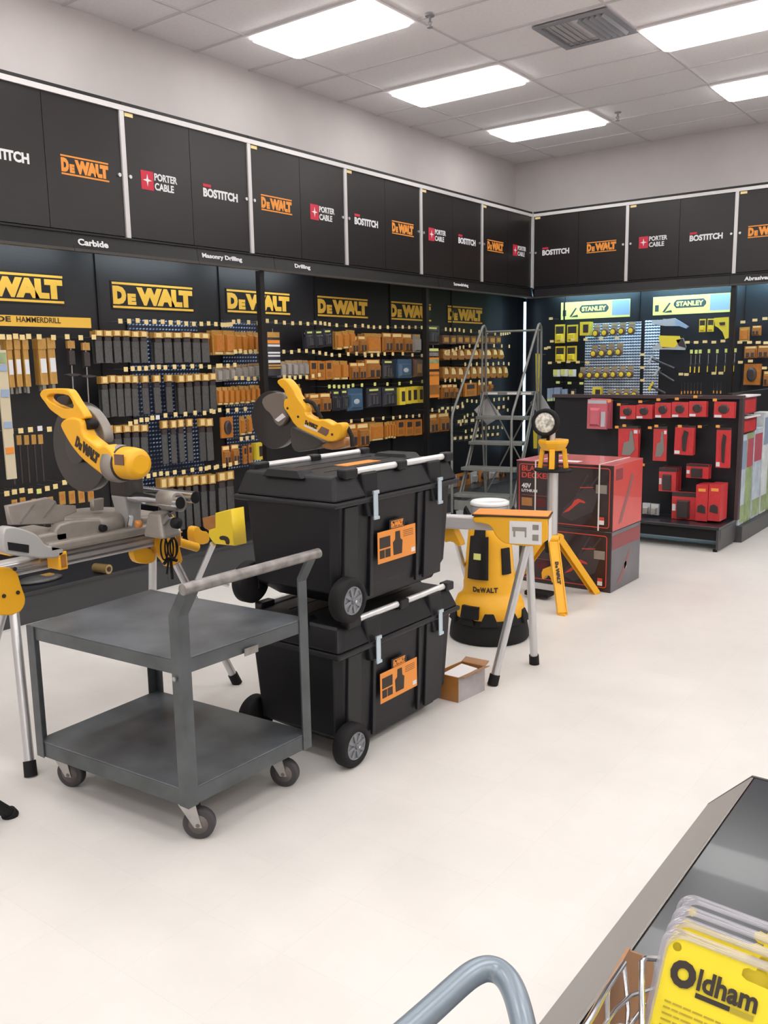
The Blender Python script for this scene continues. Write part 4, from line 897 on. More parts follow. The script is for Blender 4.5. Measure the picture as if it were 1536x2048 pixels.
# ------------------------------------------------------------------ two mower cartons
def carton(z0, z1, x0, x1, y0, y1, label, side_mat, upper):
    t = thing('mower_carton', label, 'box', ((x0+x1)/2, (y0+y1)/2, z0), None)
    b = MB(); b.box(x0, x1, y0, y1, z0, z1); bo = b.build('body', 'bd_black', t, bevel=.004)
    if upper: MB().box(x0-.001, x1+.001, y0-.001, y1+.001, z1-.004, z1+.001).build('top_panel', 'bd_top', t)
    w, h = x1-x0, z1-z0; fr = Matrix.Translation((x0, y0-.0005, z0)) @ FR_R
    mb = MB(); e = .022 if upper else .03; r0 = .006
    for (a, b_, c, d) in ((e+.02, w-e-.02, h-e-r0, h-e), (e+.02, w-e-.02, e, e+r0), (e, e+r0, e+.02, h-e-.02), (w-e-r0, w-e, e+.02, h-e-.02)): rect_into(mb, fr, a, b_, c, d, .0015)
    for (cx, cy, a0) in ((w-e-.02, h-e-.02, 0), (e+.02, h-e-.02, 90), (e+.02, e+.02, 180), (w-e-.02, e+.02, 270)):
        P_ = []
        for rr in (.020, .014): P_.append([fr @ Vector((cx+rr*math.cos(math.radians(a0+k*15)), cy+rr*math.sin(math.radians(a0+k*15)), .0015)) for k in range(7)])
        mb.add(P_[0]+P_[1], [(k, k+1, 8+k, 7+k) for k in range(6)])
    mb.build('border', 'bd_line', t)
    mb = MB(); text_into(mb, 'BLACK+', fr, .045, h-.075, .225, .040, 0, .02); text_into(mb, 'DECKER', fr, .045, h-.125, .235, .040, 0, .02); mb.build('brand_lettering', 'bd_line', t)
    mb = MB(); text_into(mb, '40V', fr, .045, h-.20, .075, .036, 0, .03); text_into(mb, 'LITHIUM', fr, .045, h-.228, .125, .020, 0, .03); mb.build('lettering', 'logo_white', t)
    mb = MB(); rect_into(mb, fr, .045, .25, h-.252, h-.250, .001, 0); rect_into(mb, fr, .045, .13, h-.33, h-.27, .001, 1); rect_into(mb, fr, .15, .24, h-.33, h-.27, .001, 2)
    # mower picture
    def pl(pts, m, z=.0012): mb.add([fr @ Vector((x, y, z)) for x, y in pts], [tuple(range(len(pts)))], m)
    pl([(.36, .08), (.44, .05), (.60, .13), (.64, .26), (.56, .32), (.46, .22), (.38, .14)], 3); pl([(.37, .10), (.42, .12), (.50, .19), (.545, .185), (.535, .20), (.49, .215), (.46, .20), (.44, .165), (.39, .12)], 0, .0018)
    pl([(.47, .24), (.48, .235), (.565, .385), (.555, .39)], 3, .002); pl([(.55, .27), (.56, .265), (.645, .385), (.635, .39)], 3, .002); pl([(.50, .29), (.60, .30), (.60, .305), (.50, .297)], 0, .0022)
    rect_into(mb, fr, w-.125, w-.045, h-.20, h-.14, .0015, 4); rect_into(mb, fr, w-.095, w-.06, .045, .075, .0015, 5); rect_into(mb, fr, w-.095, w-.06, .075, .098, .0015, 0)
    mb.build('artwork', ['bd_line', 'pack_orange2', 'bd_dark_red', 'bd_dim', 'cast_grey', 'white_paper'], t)
    fx = Matrix.Translation((x1+.0005, y0, z0)) @ FR_L; dpt = y1-y0
    mb = MB(); rect_into(mb, fx, .004, dpt-.004, .004, h-.004, .001, 0)
    if upper: rect_into(mb, fx, .04, .16, h-.11, h-.03, .002, 1); mb.add([fx @ Vector(q+(.002,)) for q in ((.10, .04), (.16, .05), (.22, .14), (.32, .28), (.36, .36), (.32, .37), (.24, .24), (.15, .12))], [tuple(range(8))], 2)
    else: rect_into(mb, fx, .01, dpt-.01, h-.13, h-.03, .002, 1); mb.add([fx @ Vector(q+(.002,)) for q in ((.10, .04), (.18, .05), (.30, .17), (.36, .25), (.33, .26), (.20, .13))], [tuple(range(6))], 2); rect_into(mb, fx, .24, .28, .13, .18, .002, 3)
    mb.build('side_panel', [side_mat, 'bd_side_dark', 'bd_side_pic', 'white_paper'], t)
    return t, fr, w, h
carton(.0, .432, 2.79, 3.505, -5.036, -4.50, 'black lawn mower box with grey side, bottom of the two stacked', 'bd_side_grey', False)
tt, fr, w, h = carton(.433, .895, 2.765, 3.508, -5.036, -4.50, 'black and red lawn mower box stacked on top of the other', 'bd_red', True)
for u, v0, v1 in ((1071, 935, 1060), (1199, 935, 1062)):
    mb = MB(); a = at(u, 935, 'y', -5.04).x; mb.box(a-.005, a+.005, -5.0395, -5.0375, .434, .8965); mb.box(a-.005, a+.005, -5.0375, -4.499, .8965, .8985); mb.build('strap', 'strap', tt)
MB().box(3.05, 3.22, -4.99, -4.90, .8965, .8975).build('shipping_label', 'white_paper', tt)

# ------------------------------------------------------------------ rolling ladder
lw = Vector((math.cos(math.radians(10)), math.sin(math.radians(10)), 0)); ld = Vector((-lw.y, lw.x, 0)); LC = Vector((1.26, -2.92, 0))
t = thing('rolling_ladder', 'grey steel rolling step ladder with handrails near the corner', 'ladder', LC)
P3 = lambda a, b, z: LC+lw*a+ld*b+Vector((0, 0, z))
for k in range(5):
    z = .26+.255*k; b0 = .205*k; hw = .29-.004*k
    s_ = MB().hexa([P3(-hw-.03, b0-.09, z-.035), P3(hw, b0-.09, z-.035), P3(hw, b0+.11, z-.035), P3(-hw-.03, b0+.11, z-.035)], [P3(-hw-.03, b0-.09, z), P3(hw, b0-.09, z), P3(hw, b0+.11, z), P3(-hw-.03, b0+.11, z)]).build('step', 'ladder_grey', t, bevel=.004)
    if k == 4:
        q = MB()
        for a in (-.24, -.02, .14): q.hexa([P3(a, b0-.0925, z-.028), P3(a+.11, b0-.0925, z-.028), P3(a+.11, b0-.0905, z-.028), P3(a, b0-.0905, z-.028)], [P3(a, b0-.0925, z-.006), P3(a+.11, b0-.0925, z-.006), P3(a+.11, b0-.0905, z-.006), P3(a, b0-.0905, z-.006)])
        q.build('edge_label', 'white_paper', s_)
for s_ in (-1, 1):
    A0 = s_*.32
    pts = [P3(A0, -.12, .06), P3(A0, -.12, 1.02), P3(A0, -.09, 1.10)]
    pts += [P3(A0*.98, .70, 1.93), P3(A0*.98, .76, 1.985), P3(A0*.98, .80, 1.995), P3(A0*.98, .85, 1.96), P3(A0*.98, .86, 1.90), P3(A0*.98, .86, .06)]
    MB().tube(pts, .0135, 10).build('handrail', 'ladder_grey', t)
    MB().cyl(P3(A0*.98, .74, 1.96), P3(A0*.98, .74, 1.28), .011, n=10).build('rail_post', 'ladder_grey', t)
    for o_ in (0, .08): MB().cyl(P3(A0*.93, -.06+o_, .10), P3(A0*.93, .74+o_*.6, 1.27), .011, n=10).build('stringer', 'ladder_grey', t)
    MB().cyl(P3(A0, .72, 1.27), P3(A0, .86, .14), .011, n=10).build('rear_leg', 'ladder_grey', t)
    MB().cyl(P3(A0, -.12, .12), P3(A0, .86, .12), .013, n=10).build('base_tube', 'ladder_grey', t)
    for b_ in (-.08, .82):
        c = P3(A0, b_, .045); ca = MB().lathe(c-lw*.014, [(.02, 0), (.042, .001), (.045, .006), (.045, .022), (.042, .027), (.02, .028)], 24, 0, lw).build('caster', 'rubber', t)
MB().cyl(P3(-.31, .85, 1.93), P3(.31, .85, 1.93), .012, n=10).build('back_rail', 'ladder_grey', t)
MB().cyl(P3(-.28, .80, 1.24), P3(.30, .86, .16), .009, n=8).build('cross_brace', 'ladder_grey', t)
MB().cyl(P3(.28, .80, 1.24), P3(-.30, .86, .16), .009, n=8).build('cross_brace', 'ladder_grey', t)
MB().hexa([P3(-.29, -.13, .10), P3(.29, -.13, .10), P3(.29, -.115, .10), P3(-.29, -.115, .10)], [P3(-.29, -.13, .20), P3(.29, -.13, .20), P3(.29, -.115, .20), P3(-.29, -.115, .20)]).build('kick_panel', 'ladder_grey', t)
for nm, pts, yv, lb in (('warning_placard', [(975, 795), (948, 820), (975, 850), (1003, 832)], -2.15, 'white diamond placard under the left side of the ladder platform'),
                    ('warning_placard', [(1080, 784), (1060, 806), (1080, 832), (1101, 818)], -1.95, 'white diamond placard under the right side of the ladder platform')):
    w_ = [at(u, v, 'y', yv) for u, v in pts]
    o = shape(nm, [[(c.x, c.z) for c in w_]], Matrix.Translation((0, yv, 0)) @ FR_R, .004, 'placard', t, 0)

# ------------------------------------------------------------------ red tool gondola in the middle of the floor
GX0, GX1, GYF, GYB = 2.0, 3.73, -3.31, -2.80
t = thing('display_gondola', 'low black double sided display gondola carrying the red tool packs', 'shelving', ((GX0+GX1)/2, -3.0, 0))
MB().box(GX0, GX1, GYF, GYB, .185, .212).build('deck', 'deck_black', t, bevel=.003)
MB().box(GX0, GX1, GYF+.03, GYF+.045, .09, .185).build('kickplate', 'rubber', t)
MB().box(GX1-.02, GX1, GYF, GYB, .02, .185).build('end_plate', 'deck_end', t)
MB().cyl((GX1-.03, GYF+.02, 0), (GX1-.03, GYF+.02, .02), .018, n=12).cyl((GX0+.03, GYF+.02, 0), (GX0+.03, GYF+.02, .02), .018, n=12).build('levelling_foot', 'rubber', t)
MB().box(GX0, GX1+.02, -2.86, -2.82, .212, 1.255).build('back_panel', 'peg_black_x', t)
MB().box(GX0-.01, GX1+.03, -2.90, -2.82, 1.255, 1.285).build('top_rail', 'top_brown', t)
MB().box(GX1-.0, GX1+.03, -2.89, -2.83, .213, 1.254).build('end_panel', 'top_brown', t)
t = thing('end_cap', 'black base deck at the gondola end under tall garden packs', 'shelving', (3.66, -2.3, 0))
MB().box(3.55, 3.78, -2.795, -1.2, .0, .145).build('deck', 'deck_end', t, bevel=.004)
MB().box(3.60, 3.64, -2.795, -1.2, .146, 1.30).build('back_panel', 'peg_black', t)
# tall garden packs standing on it
for k, (u0, u1, v0, v1, m, lb) in enumerate(((1476, 1486, 872, 1046, 'hose_pack', 'tall narrow pale blue garden tool pack nearest the red display'), (1487, 1499, 868, 1042, 'green_pack', 'tall narrow green and red garden pack, second from the red display'),
        (1501, 1516, 858, 1040, 'hose_pack', 'tall pale blue garden pack, third from the red display'), (1519, 1530, 826, 1030, 'hose_pack2', 'tall whitish garden pack at the right picture edge'), (1531, 1546, 862, 1022, 'green_pack', 'green garden pack cut off by the right picture edge'))):
    X = 3.745; a, b = at(u0, v1, 'x', X), at(u1, v1, 'x', X); zt = at((u0+u1)/2, v0, 'x', X).z
    y0_, y1_ = max(a.y, -2.79), b.y
    if y1_-y0_ < .02: y1_ = y0_+.02
    t = thing('garden_pack', lb, 'packaged garden tool', (X-.04, (y0_+y1_)/2, .146), 'tall garden packs at the gondola end')
    MB().box(X-.10, X, max(y0_, -2.79), y1_, .146, zt).build('box', m, t, bevel=.004)
    MB().box(X+.0005, X+.003, y0_+.01, y1_-.01, zt-.30, zt-.05).build('picture', 'pack_pink' if k in (1, 2) else 'pack_blue', t)
    MB().box(X+.0005, X+.003, y0_+.01, y1_-.01, .17, .32).build('lower_picture', 'green_pack', t)
for (v0, v1, lb) in ((796, 830, 'small dark red boxed pack on white shelf, upper right of red display'), (838, 868, 'small dark red boxed pack on white shelf, just below the upper one')):
    a = at(1484, v1, 'x', 3.745); b = at(1512, v1, 'x', 3.745); zt = at(1490, v0, 'x', 3.745).z
    t = thing('boxed_pack', lb, 'box', (3.86, (a.y+b.y)/2, a.z)); MB().box(3.67, 3.745, max(a.y, -2.785), b.y, a.z, zt).build('box', 'bd_side_dark', t, bevel=.003); MB().box(3.7455, 3.748, a.y+.05, b.y-.05, a.z+.01, zt-.02).build('picture', 'pack_red', t)
    t = thing('clip_shelf', lb.replace('small dark red boxed pack on white shelf', 'thin white clip shelf over red pack'), 'shelf', (3.86, (a.y+b.y)/2, zt)); MB().box(3.641, 3.77, max(a.y-.02, -2.785), b.y+.03, zt+.005, zt+.018).build('tray', 'white_paper', t)

# ------------------------------------------------------------------ foreground: low black shelf, wire bin, saw blade packs, trolley handle
t = thing('black_shelf_base', 'glossy black shelf base with grey sloping lip at lower right', 'shelf', (5.4, -8.6, 0))
ly0, ly1 = -9.9, -7.645
p_in = at(1490, 1560, 'z', .14)
MB().hexa([(4.966, ly0, 0), (5.0, ly0, 0), (5.0, ly1, 0), (4.966, ly1, 0)], [(5.112, ly0, .148), (5.12, ly0, .148), (5.12, ly1-.0, .148), (5.112, ly1, .148)]).build('lip', 'counter_lip', t, bevel=.002)
MB().box(5.121, 6.2, ly0, ly1, .125, .1485).build('deck', 'counter_black', t, bevel=.004)
MB().prism([(4.966, ly1, 0), (6.2, ly1, 0), (6.2, ly1, .15), (5.112, ly1, .15)], (0, .012, 0)).build('end_plate', 'counter_edge', t)
# trolley handle
t = thing('trolley_handle', 'bent grey blue tube handle rising at the bottom picture edge', 'handle', (5.38, -9.95, 0))
ctrl = [(-820, 0)]
def hpt(u, v, z): return at(u, v, 'z', z)
a0, a1, a2, a3 = hpt(700, 2170, .86), hpt(900, 1985, .90), hpt(955, 1935, .90), hpt(988, 1938, .90)
pth = [hpt(*q) for q in ((640, 2215, .88), (760, 2110, .885), (860, 2022, .89), (925, 1962, .895), (950, 1944, .897), (972, 1936, .897), (995, 1940, .895), (1014, 1956, .892), (1028, 1982, .888), (1040, 2020, .882), (1052, 2075, .87), (1062, 2140, .85))]
e_ = pth[-1]; s_ = pth[0]
for _ in range(2): pth = [pth[0]]+[q for a_, b_ in zip(pth, pth[1:]) for q in (a_.lerp(b_, .25), a_.lerp(b_, .75))]+[pth[-1]]
MB().tube([Vector((s_.x-.02, s_.y-.02, 0.0)), Vector((s_.x-.01, s_.y-.01, .75))]+pth+[Vector((e_.x+.01, e_.y-.02, .6)), Vector((e_.x+.01, e_.y-.02, 0))], .0145, 16).build('tube', 'tube_grey', t)
# ------------------------------------------------------------------ hanging goods: one mesh set per kind, copied for every single pack
ORD = ['first', 'second', 'third', 'fourth', 'fifth', 'sixth', 'seventh', 'eighth', 'ninth', 'tenth', 'eleventh', 'twelfth', 'thirteenth', 'fourteenth', 'fifteenth', 'sixteenth', 'seventeenth', 'eighteenth', 'nineteenth', 'twentieth', 'twenty-first', 'twenty-second', 'twenty-third']
def unit(prims):
    mb = MB(); mats = []
    def mi(m):
        if m not in mats: mats.append(m)
        return mats.index(m)
    for p in prims:
        if p[0] == 'b': mb.box(*p[1:7], mi(p[7]))
        elif p[0] == 'h':
            x0, x1, y0, y1, z0, z1, m, e = p[1:]
            mb.add([(x0, y0, z0), (x1, y0, z0), (x1, y1, z0), (x0, y1, z0), (x0+e, y0+e, z1), (x1-e, y0+e, z1), (x1-e, y1-e, z1), (x0+e, y1-e, z1)],
                   [(3, 2, 1, 0), (4, 5, 6, 7)]+[(i, (i+1) % 4, 4+(i+1) % 4, 4+i) for i in range(4)], mi(m))
        elif p[0] == 'c':
            cx, cy, rx, ry, z0, z1, m, e = p[1:]; n = 16
            vs = [(cx+rx*s*math.cos(2*math.pi*k/n), cy+ry*s*math.sin(2*math.pi*k/n), z) for z, s in ((z0, 1), (z0*.3+z1*.7, 1), (z1, e)) for k in range(n)]
            mb.add(vs, [(i*n+j, i*n+(j+1) % n, (i+1)*n+(j+1) % n, (i+1)*n+j) for i in range(2) for j in range(n)]+[tuple(range(2*n, 3*n)), tuple(reversed(range(n)))], mi(m), False)
        elif p[0] == 'p': mb.prism([(x, y, p[2]) for x, y in p[1]], (0, 0, p[3]-p[2]), mi(p[4]))
    return mb.mesh('unit', [K[m] for m in mats])
K['pack_tan'] = K['pack_amber']
STY = {
 'orange': ('drill_bit_pack', 'orange carded tool pack', 'tool pack', [('card', [('b', 0, 1, 0, 1, 0, .2, 'pack_orange')]), ('blister', [('h', .08, .92, .05, .74, .2, 1, 'pack_orange2', .05)]), ('bit_set', [('b', .18, .44, .10, .45, 1.0, 1.04, 'window_dark'), ('b', .56, .82, .10, .45, 1.0, 1.04, 'window_dark')]), ('header', [('b', .1, .9, .80, .96, .2, .3, 'tag_yellow')])]),
 'amber': ('drill_bit_pack', 'amber carded bit pack', 'tool pack', [('card', [('b', 0, 1, 0, 1, 0, .25, 'pack_amber')]), ('blister', [('h', .10, .90, .10, .84, .25, 1, 'pack_orange', .06)]), ('label', [('b', .15, .85, .02, .12, .3, .6, 'tag_yellow')])]),
 'window': ('blade_set_pack', 'orange dark-windowed pack', 'tool pack', [('card', [('b', 0, 1, 0, 1, 0, .6, 'pack_orange')]), ('window', [('b', .2, .8, .56, .88, .6, .66, 'window_dark')]), ('window', [('b', .2, .8, .12, .42, .6, .66, 'pack_orange2')])]),
 'hole': ('hole_saw_pack', 'orange oval-tool pack', 'tool pack', [('card', [('b', 0, 1, 0, 1, 0, .4, 'pack_orange')]), ('tool', [('c', .5, .5, .28, .34, .4, 1, 'window_dark', .7)])]),
 'holster': ('spade_bit_pack', 'grey amber-topped bit pack', 'bit pack', [('blade', [('b', .06, .94, 0, .68, .3, .6, 'pack_bit')]), ('neck', [('h', .12, .88, .66, .82, .2, .7, 'window_dark', .02)]), ('header', [('b', 0, 1, .82, 1, 0, .9, 'pack_amber')]), ('header_label', [('b', .2, .8, .84, .98, .9, .95, 'tag_yellow')])]),
 'clear': ('clear_blister_pack', 'clear ribbed blister pack', 'tool pack', [('card', [('b', 0, 1, 0, 1, 0, .2, 'pack_clear')]), ('blister', [('h', .12, .88, .04, .80, .2, 1, 'pack_clear', .08)]), ('header', [('b', .1, .9, .86, .98, .2, .3, 'pack_amber')])]),
 'dark': ('dark_blister_pack', 'dark glossy blister pack', 'tool pack', [('card', [('b', 0, 1, 0, 1, 0, .3, 'pack_dark')]), ('blister', [('h', .1, .9, .06, .72, .3, 1, 'pack_dark', .08)]), ('tool', [('b', .30, .42, .16, .60, 1, 1.04, 'pack_bit'), ('b', .52, .64, .16, .55, 1, 1.04, 'pack_bit')]), ('label', [('b', .2, .8, .82, .92, .3, .36, 'tag_lime')])]),
 'teal': ('dark_blister_pack', 'dark blue shiny blister pack', 'tool pack', [('card', [('b', 0, 1, 0, 1, 0, .3, 'pack_teal')]), ('blister', [('h', .1, .9, .08, .78, .3, 1, 'pack_teal', .08)]), ('tool', [('c', .45, .42, .18, .12, 1, 1.05, 'shine', .8)])]),
 'ybox': ('yellow_boxed_pack', 'yellow dark-windowed box', 'box', [('box', [('b', 0, 1, 0, 1, 0, 1, 'pack_yellow')]), ('window', [('b', .35, .9, .2, .8, 1, 1.03, 'window_dark')])]),
 'brown': ('sanding_pack', 'brown yellow-labelled pack', 'tool pack', [('bag', [('h', 0, 1, 0, 1, 0, 1, 'pack_brown', .06)]), ('label', [('b', .25, .85, .25, .72, 1, 1.03, 'pack_amber')])]),
 'pouch': ('rounded_pouch_pack', 'orange rounded pouch pack', 'tool pack', [('pouch', [('p', [(0, .15), (.2, 0), (.8, 0), (1, .25), (.85, .7), (.6, 1), (0, 1)], 0, .8, 'pack_orange2')]), ('label', [('p', [(.3, .4), (.85, .4), (.8, .7), (.6, .9), (.3, .9)], .8, .85, 'tag_yellow')])]),
 'silver': ('silver_blister_pack', 'silvery grey blister pack', 'tool pack', [('card', [('b', 0, 1, 0, 1, 0, .4, 'shine')]), ('blister', [('h', .15, .85, .1, .7, .4, 1, 'pack_clear', .06)])]),
 'small': ('small_dark_pack', 'small dark pale-labelled pack', 'tool pack', [('bag', [('h', 0, 1, 0, 1, 0, 1, 'pack_dark', .05)]), ('label', [('b', .2, .8, .35, .8, 1, 1.03, 'tag_yellow')])]),
 'tiny': ('bit_card', 'amber card with dark bit', 'bit pack', [('card', [('b', 0, 1, .80, 1, 0, .4, 'pack_amber')]), ('bit', [('b', .35, .65, 0, .80, .1, .5, 'window_dark')])]),
 'tcard': ('bit_card', 'small orange bit card', 'bit pack', [('card', [('b', 0, 1, 0, 1, 0, .5, 'pack_amber')]), ('label', [('b', .2, .8, .3, .8, .5, .55, 'pack_orange')])]),
 'tube': ('masonry_bit_tube', 'long yellow tube pack', 'bit pack', [('tube', [('b', .05, .95, .12, .80, 0, .8, 'pack_amber'), ('b', 0, 1, .80, 1, 0, 1, 'pack_amber')]), ('tip', [('b', .3, .7, 0, .12, .2, .6, 'blade')]), ('label', [('b', .2, .9, .35, .62, .8, .85, 'tag_white')])]),
 'rod': ('long_drill_bit', 'steel drill bit with black collar', 'drill bit', [('rod', [('b', .44, .56, 0, 1, .3, .5, 'steel')]), ('header', [('b', .1, .9, .88, .99, 0, .8, 'pack_amber')]), ('shank_cover', [('h', .15, .85, .62, .87, 0, .9, 'window_dark', .03)]), ('collar', [('c', .5, .5, .9, .02, 0, 1.2, 'window_dark', .9)])]),
 'long': ('auger_bit', 'long grey auger bit', 'drill bit', [('rod', [('b', .1, .9, 0, .9, .2, .8, 'pack_bit')]), ('collar', [('b', 0, 1, .9, 1, 0, 1, 'cast_grey')])]),
 'tape': ('tape_measure_pack', 'carded round yellow tape measure', 'tape measure', [('card', [('b', .1, .9, .2, 1, 0, .15, 'pack_clear')]), ('tape', [('c', .5, .32, .46, .32, .15, .9, 'pack_brown', .85)]), ('face', [('c', .5, .32, .28, .19, .9, 1, 'pack_yellow', .8)]), ('header', [('b', .15, .85, .78, .96, .15, .2, 'pack_tan2')])]),
 'yblack': ('yellow_black_pack', 'yellow and black carded pack', 'tool pack', [('card', [('b', 0, 1, 0, 1, 0, .4, 'pack_yellow')]), ('picture', [('b', .1, .9, .5, .9, .4, .5, 'window_dark')]), ('tool', [('h', .2, .8, .1, .5, .4, 1, 'pack_yellow', .06)])]),
 'pale': ('pale_green_pack', 'pale yellow and white pack', 'tool pack', [('card', [('b', 0, 1, 0, 1, 0, .4, 'tag_white')]), ('label', [('b', 0, .6, .2, 1, .4, .6, 'tag_lime')])]),
 'blue': ('blade_pack', 'pale blue narrow blade pack', 'tool pack', [('card', [('b', 0, 1, 0, 1, 0, .6, 'pack_blue')]), ('label', [('b', .1, .9, .02, .2, .6, .7, 'tag_lime')])]),
 'driver': ('screwdriver', 'yellow black screwdriver', 'screwdriver', [('shaft', [('b', .38, .62, .45, .80, .3, .6, 'chrome')]), ('handle', [('h', .15, .85, 0, .45, 0, 1, 'window_dark', .05)]), ('handle_band', [('b', .3, .7, .05, .3, 1, 1.1, 'pack_yellow')]), ('header', [('b', 0, 1, .84, 1, 0, .4, 'tag_lime')])]),
 'chisel': ('chisel', 'slim dark chisel', 'chisel', [('shaft', [('b', .3, .7, .25, 1, .2, .8, 'window_dark')]), ('tip', [('b', .2, .8, 0, .25, .2, .9, 'tag_orange')])]),
 'redround': ('red_accessory_pack', 'red round-hub pack', 'tool pack', [('card', [('b', 0, 1, 0, 1, 0, .5, 'pack_red')]), ('hub', [('c', .5, .55, .26, .28, .5, 1, 'window_dark', .8)]), ('label', [('b', .04, .4, .02, .18, .5, .55, 'tag_white')])]),
 'redsaw': ('saw_blade_pack', 'red carded grey saw blade', 'tool pack', [('card', [('b', 0, 1, 0, .92, 0, .4, 'pack_red')]), ('blade', [('p', [(.2, .12), (.62, .12), (.85, .3), (.72, .85), (.60, .85), (.55, .55), (.3, .5)], .4, .7, 'blade')]), ('hanger', [('b', .05, .98, .92, 1, 0, .3, 'window_dark')]), ('price_label', [('b', .78, .96, .78, .88, .4, .45, 'tag_white')])]),
 'redtool': ('power_tool_pack', 'red carded pack with black tool', 'tool pack', [('card', [('b', 0, 1, 0, .94, 0, .6, 'pack_red')]), ('tool', [('p', [(.45, .15), (.62, .12), (.66, .5), (.72, .8), (.5, .85), (.4, .6)], .6, .9, 'window_dark')]), ('hanger', [('b', .0, 1, .94, 1, 0, .3, 'window_dark')]), ('label', [('b', .03, .3, .03, .14, .6, .65, 'tag_white')])]),
 'pink': ('red_clamshell_pack', 'large clear and red clamshell pack', 'tool pack', [('shell', [('h', 0, 1, 0, 1, 0, .4, 'pack_pink', .02)]), ('blister', [('h', .15, .68, .10, .72, .4, 1, 'pack_pink', .08)]), ('header', [('b', .05, .95, .86, .97, .4, .45, 'shine')]), ('picture', [('b', .72, .92, .1, .6, .4, .6, 'shine')])]),
 'redbox': ('red_tool_box_pack', 'bright red boxed pack', 'box', [('box', [('b', 0, 1, 0, 1, 0, 1, 'pack_red')]), ('picture', [('p', [(.15, .25), (.85, .22), (.8, .4), (.5, .46), (.2, .42)], 1, 1.04, 'window_dark')]), ('label', [('b', .2, .8, .82, .9, 1, 1.02, 'tag_orange')])]),
 'drillcase': ('drill_kit_pack', 'red framed pack with black tool', 'tool pack', [('card', [('b', 0, 1, 0, 1, 0, .5, 'pack_red')]), ('tool', [('h', .22, .74, .05, .72, .5, 1, 'window_dark', .04)]), ('label', [('b', .02, .16, .3, .55, .5, .54, 'tag_white')]), ('header', [('b', 0, 1, .84, 1, .5, .52, 'window_dark')])]),
}
PR = {}
def proto(sty):
    if sty not in PR: PR[sty] = [(n, unit(pr)) for n, pr in STY[sty][3]]
    return PR[sty]
def put(sty, M4, label, group):
    nm, _, cat, _ = STY[sty]; parts = proto(sty)
    o = bpy.data.objects.new(nm, parts[0][1]); COL.objects.link(o); o.matrix_world = M4
    for pn, me in parts[1:]:
        c = bpy.data.objects.new(pn, me); COL.objects.link(c); c.parent = o
    return tag(o, label, cat, group)
def hang(side, sty, bay_nm, row_nm, q0, q1, n, hpx, fill=.86, d=.03, back=0, face=None, noun=None, gap=.034, jit=5, lean=0):
    """n packs between photo points q0 (top left) and q1 (top right) on the hanging plane; 'back' more on each hook behind"""
    pl = face if face is not None else (.33 if side == 'L' else -.33); ax = 'x' if side == 'L' else 'y'; k = 1 if side == 'L' else 0
    gap = max(gap, d+.004); a = at(q0[0], q0[1], ax, pl); b = at(q1[0], q1[1], ax, pl); h = a.z-at(q0[0], q0[1]+hpx, ax, pl).z
    pitch = (b[k]-a[k])/n; w = pitch*fill; noun = noun or STY[sty][1]
    for i in range(n):
        for j in range(back+1):
            c = a[k]+pitch*(i+.5); z = a.z+(b.z-a.z)*(i+.5)/n-h+random.uniform(-.004, .004)
            dep = pl-gap*j-d if side == 'L' else pl+gap*j+d
            org = Vector((dep, c, z)) if side == 'L' else Vector((c, dep, z))
            fr = FR_L if side == 'L' else FR_R
            R_ = Matrix.Rotation(math.radians(random.uniform(-jit, jit)), 4, 'Y') @ Matrix.Rotation(math.radians(lean+random.uniform(-1, 1)), 4, 'Z')
            M4 = Matrix.Translation(org) @ fr @ R_ @ Matrix.Translation((-w/2, 0, 0)) @ Matrix.Diagonal((w, h, d, 1))
            if n == 1: lb = f'{noun}, {row_nm} of {bay_nm}'
            else: lb = f'{noun}, {ORD[i]} in {row_nm} of {bay_nm}'
            if j: lb += f', {["", "one", "two", "three"][j]} behind'
            put(sty, M4, lb, f'{noun}s in {row_nm} of {bay_nm}')
# price tag hooks: wire peg with a tag on its tip
def hook_unit(m):
    w = MB().tube([(0, 0, -.22), (0, 0, -.01), (0, .012, 0)], .0022, 5).mesh('unit', [K['steel']])
    g = MB().box(-.5, .5, -.5, .5, -.02, .02).mesh('unit', [K[m]]); return w, g
HK = {m: hook_unit(m) for m in ('tag_yellow', 'tag_lime', 'tag_white', 'tag_orange')}
def tags(side, bay_nm, row_nm, pts, n, m='tag_yellow', face=None, sz=(.036, .034), odd=None):
    pl = face if face is not None else (.345 if side == 'L' else -.345); ax = 'x' if side == 'L' else 'y'
    P_ = [at(u, v, ax, pl) for u, v in pts]
    for i in range(n):
        t_ = i/(max(n-1, 1))*(len(P_)-1); k = min(int(t_), len(P_)-2) if len(P_) > 1 else 0
        c = P_[k].lerp(P_[k+1], t_-k) if len(P_) > 1 else P_[0].copy()
        c.z += random.uniform(-.006, .006); mm = odd[1] if odd and i == odd[0] else m
        o = bpy.data.objects.new('peg_hook', HK[mm][0]); COL.objects.link(o); o.matrix_world = Matrix.Translation(c) @ (FR_L if side == 'L' else FR_R) @ (Matrix.Identity(4))
        g = bpy.data.objects.new('price_tag', HK[mm][1]); COL.objects.link(g); g.parent = o; g.scale = (sz[0], sz[1], .05); g.location = (0, 0, .004)
        col = {'tag_yellow': 'pale yellow', 'tag_lime': 'lime yellow', 'tag_white': 'white', 'tag_orange': 'orange'}[mm]
        lb = f'{col} tagged peg hook, {ORD[i]} in {row_nm}, {bay_nm}' if n > 1 else f'{col} tagged peg hook, {row_nm}, {bay_nm}'
        tag(o, lb, 'price tag hook', f'price tag hooks in {row_nm}, {bay_nm}')
A_, B1, C1, D1, E1_ = 'left edge bay', 'blue pegboard bay', 'split sign bay', 'bay between posts', 'bay behind ladder'
TR = lambda k: ['top', 'second', 'third', 'fourth', 'fifth', 'sixth', 'bottom'][k]+' tag row'
tags('L', A_, 'top tag row', [(4, 673), (63, 673), (187, 674)], 10)
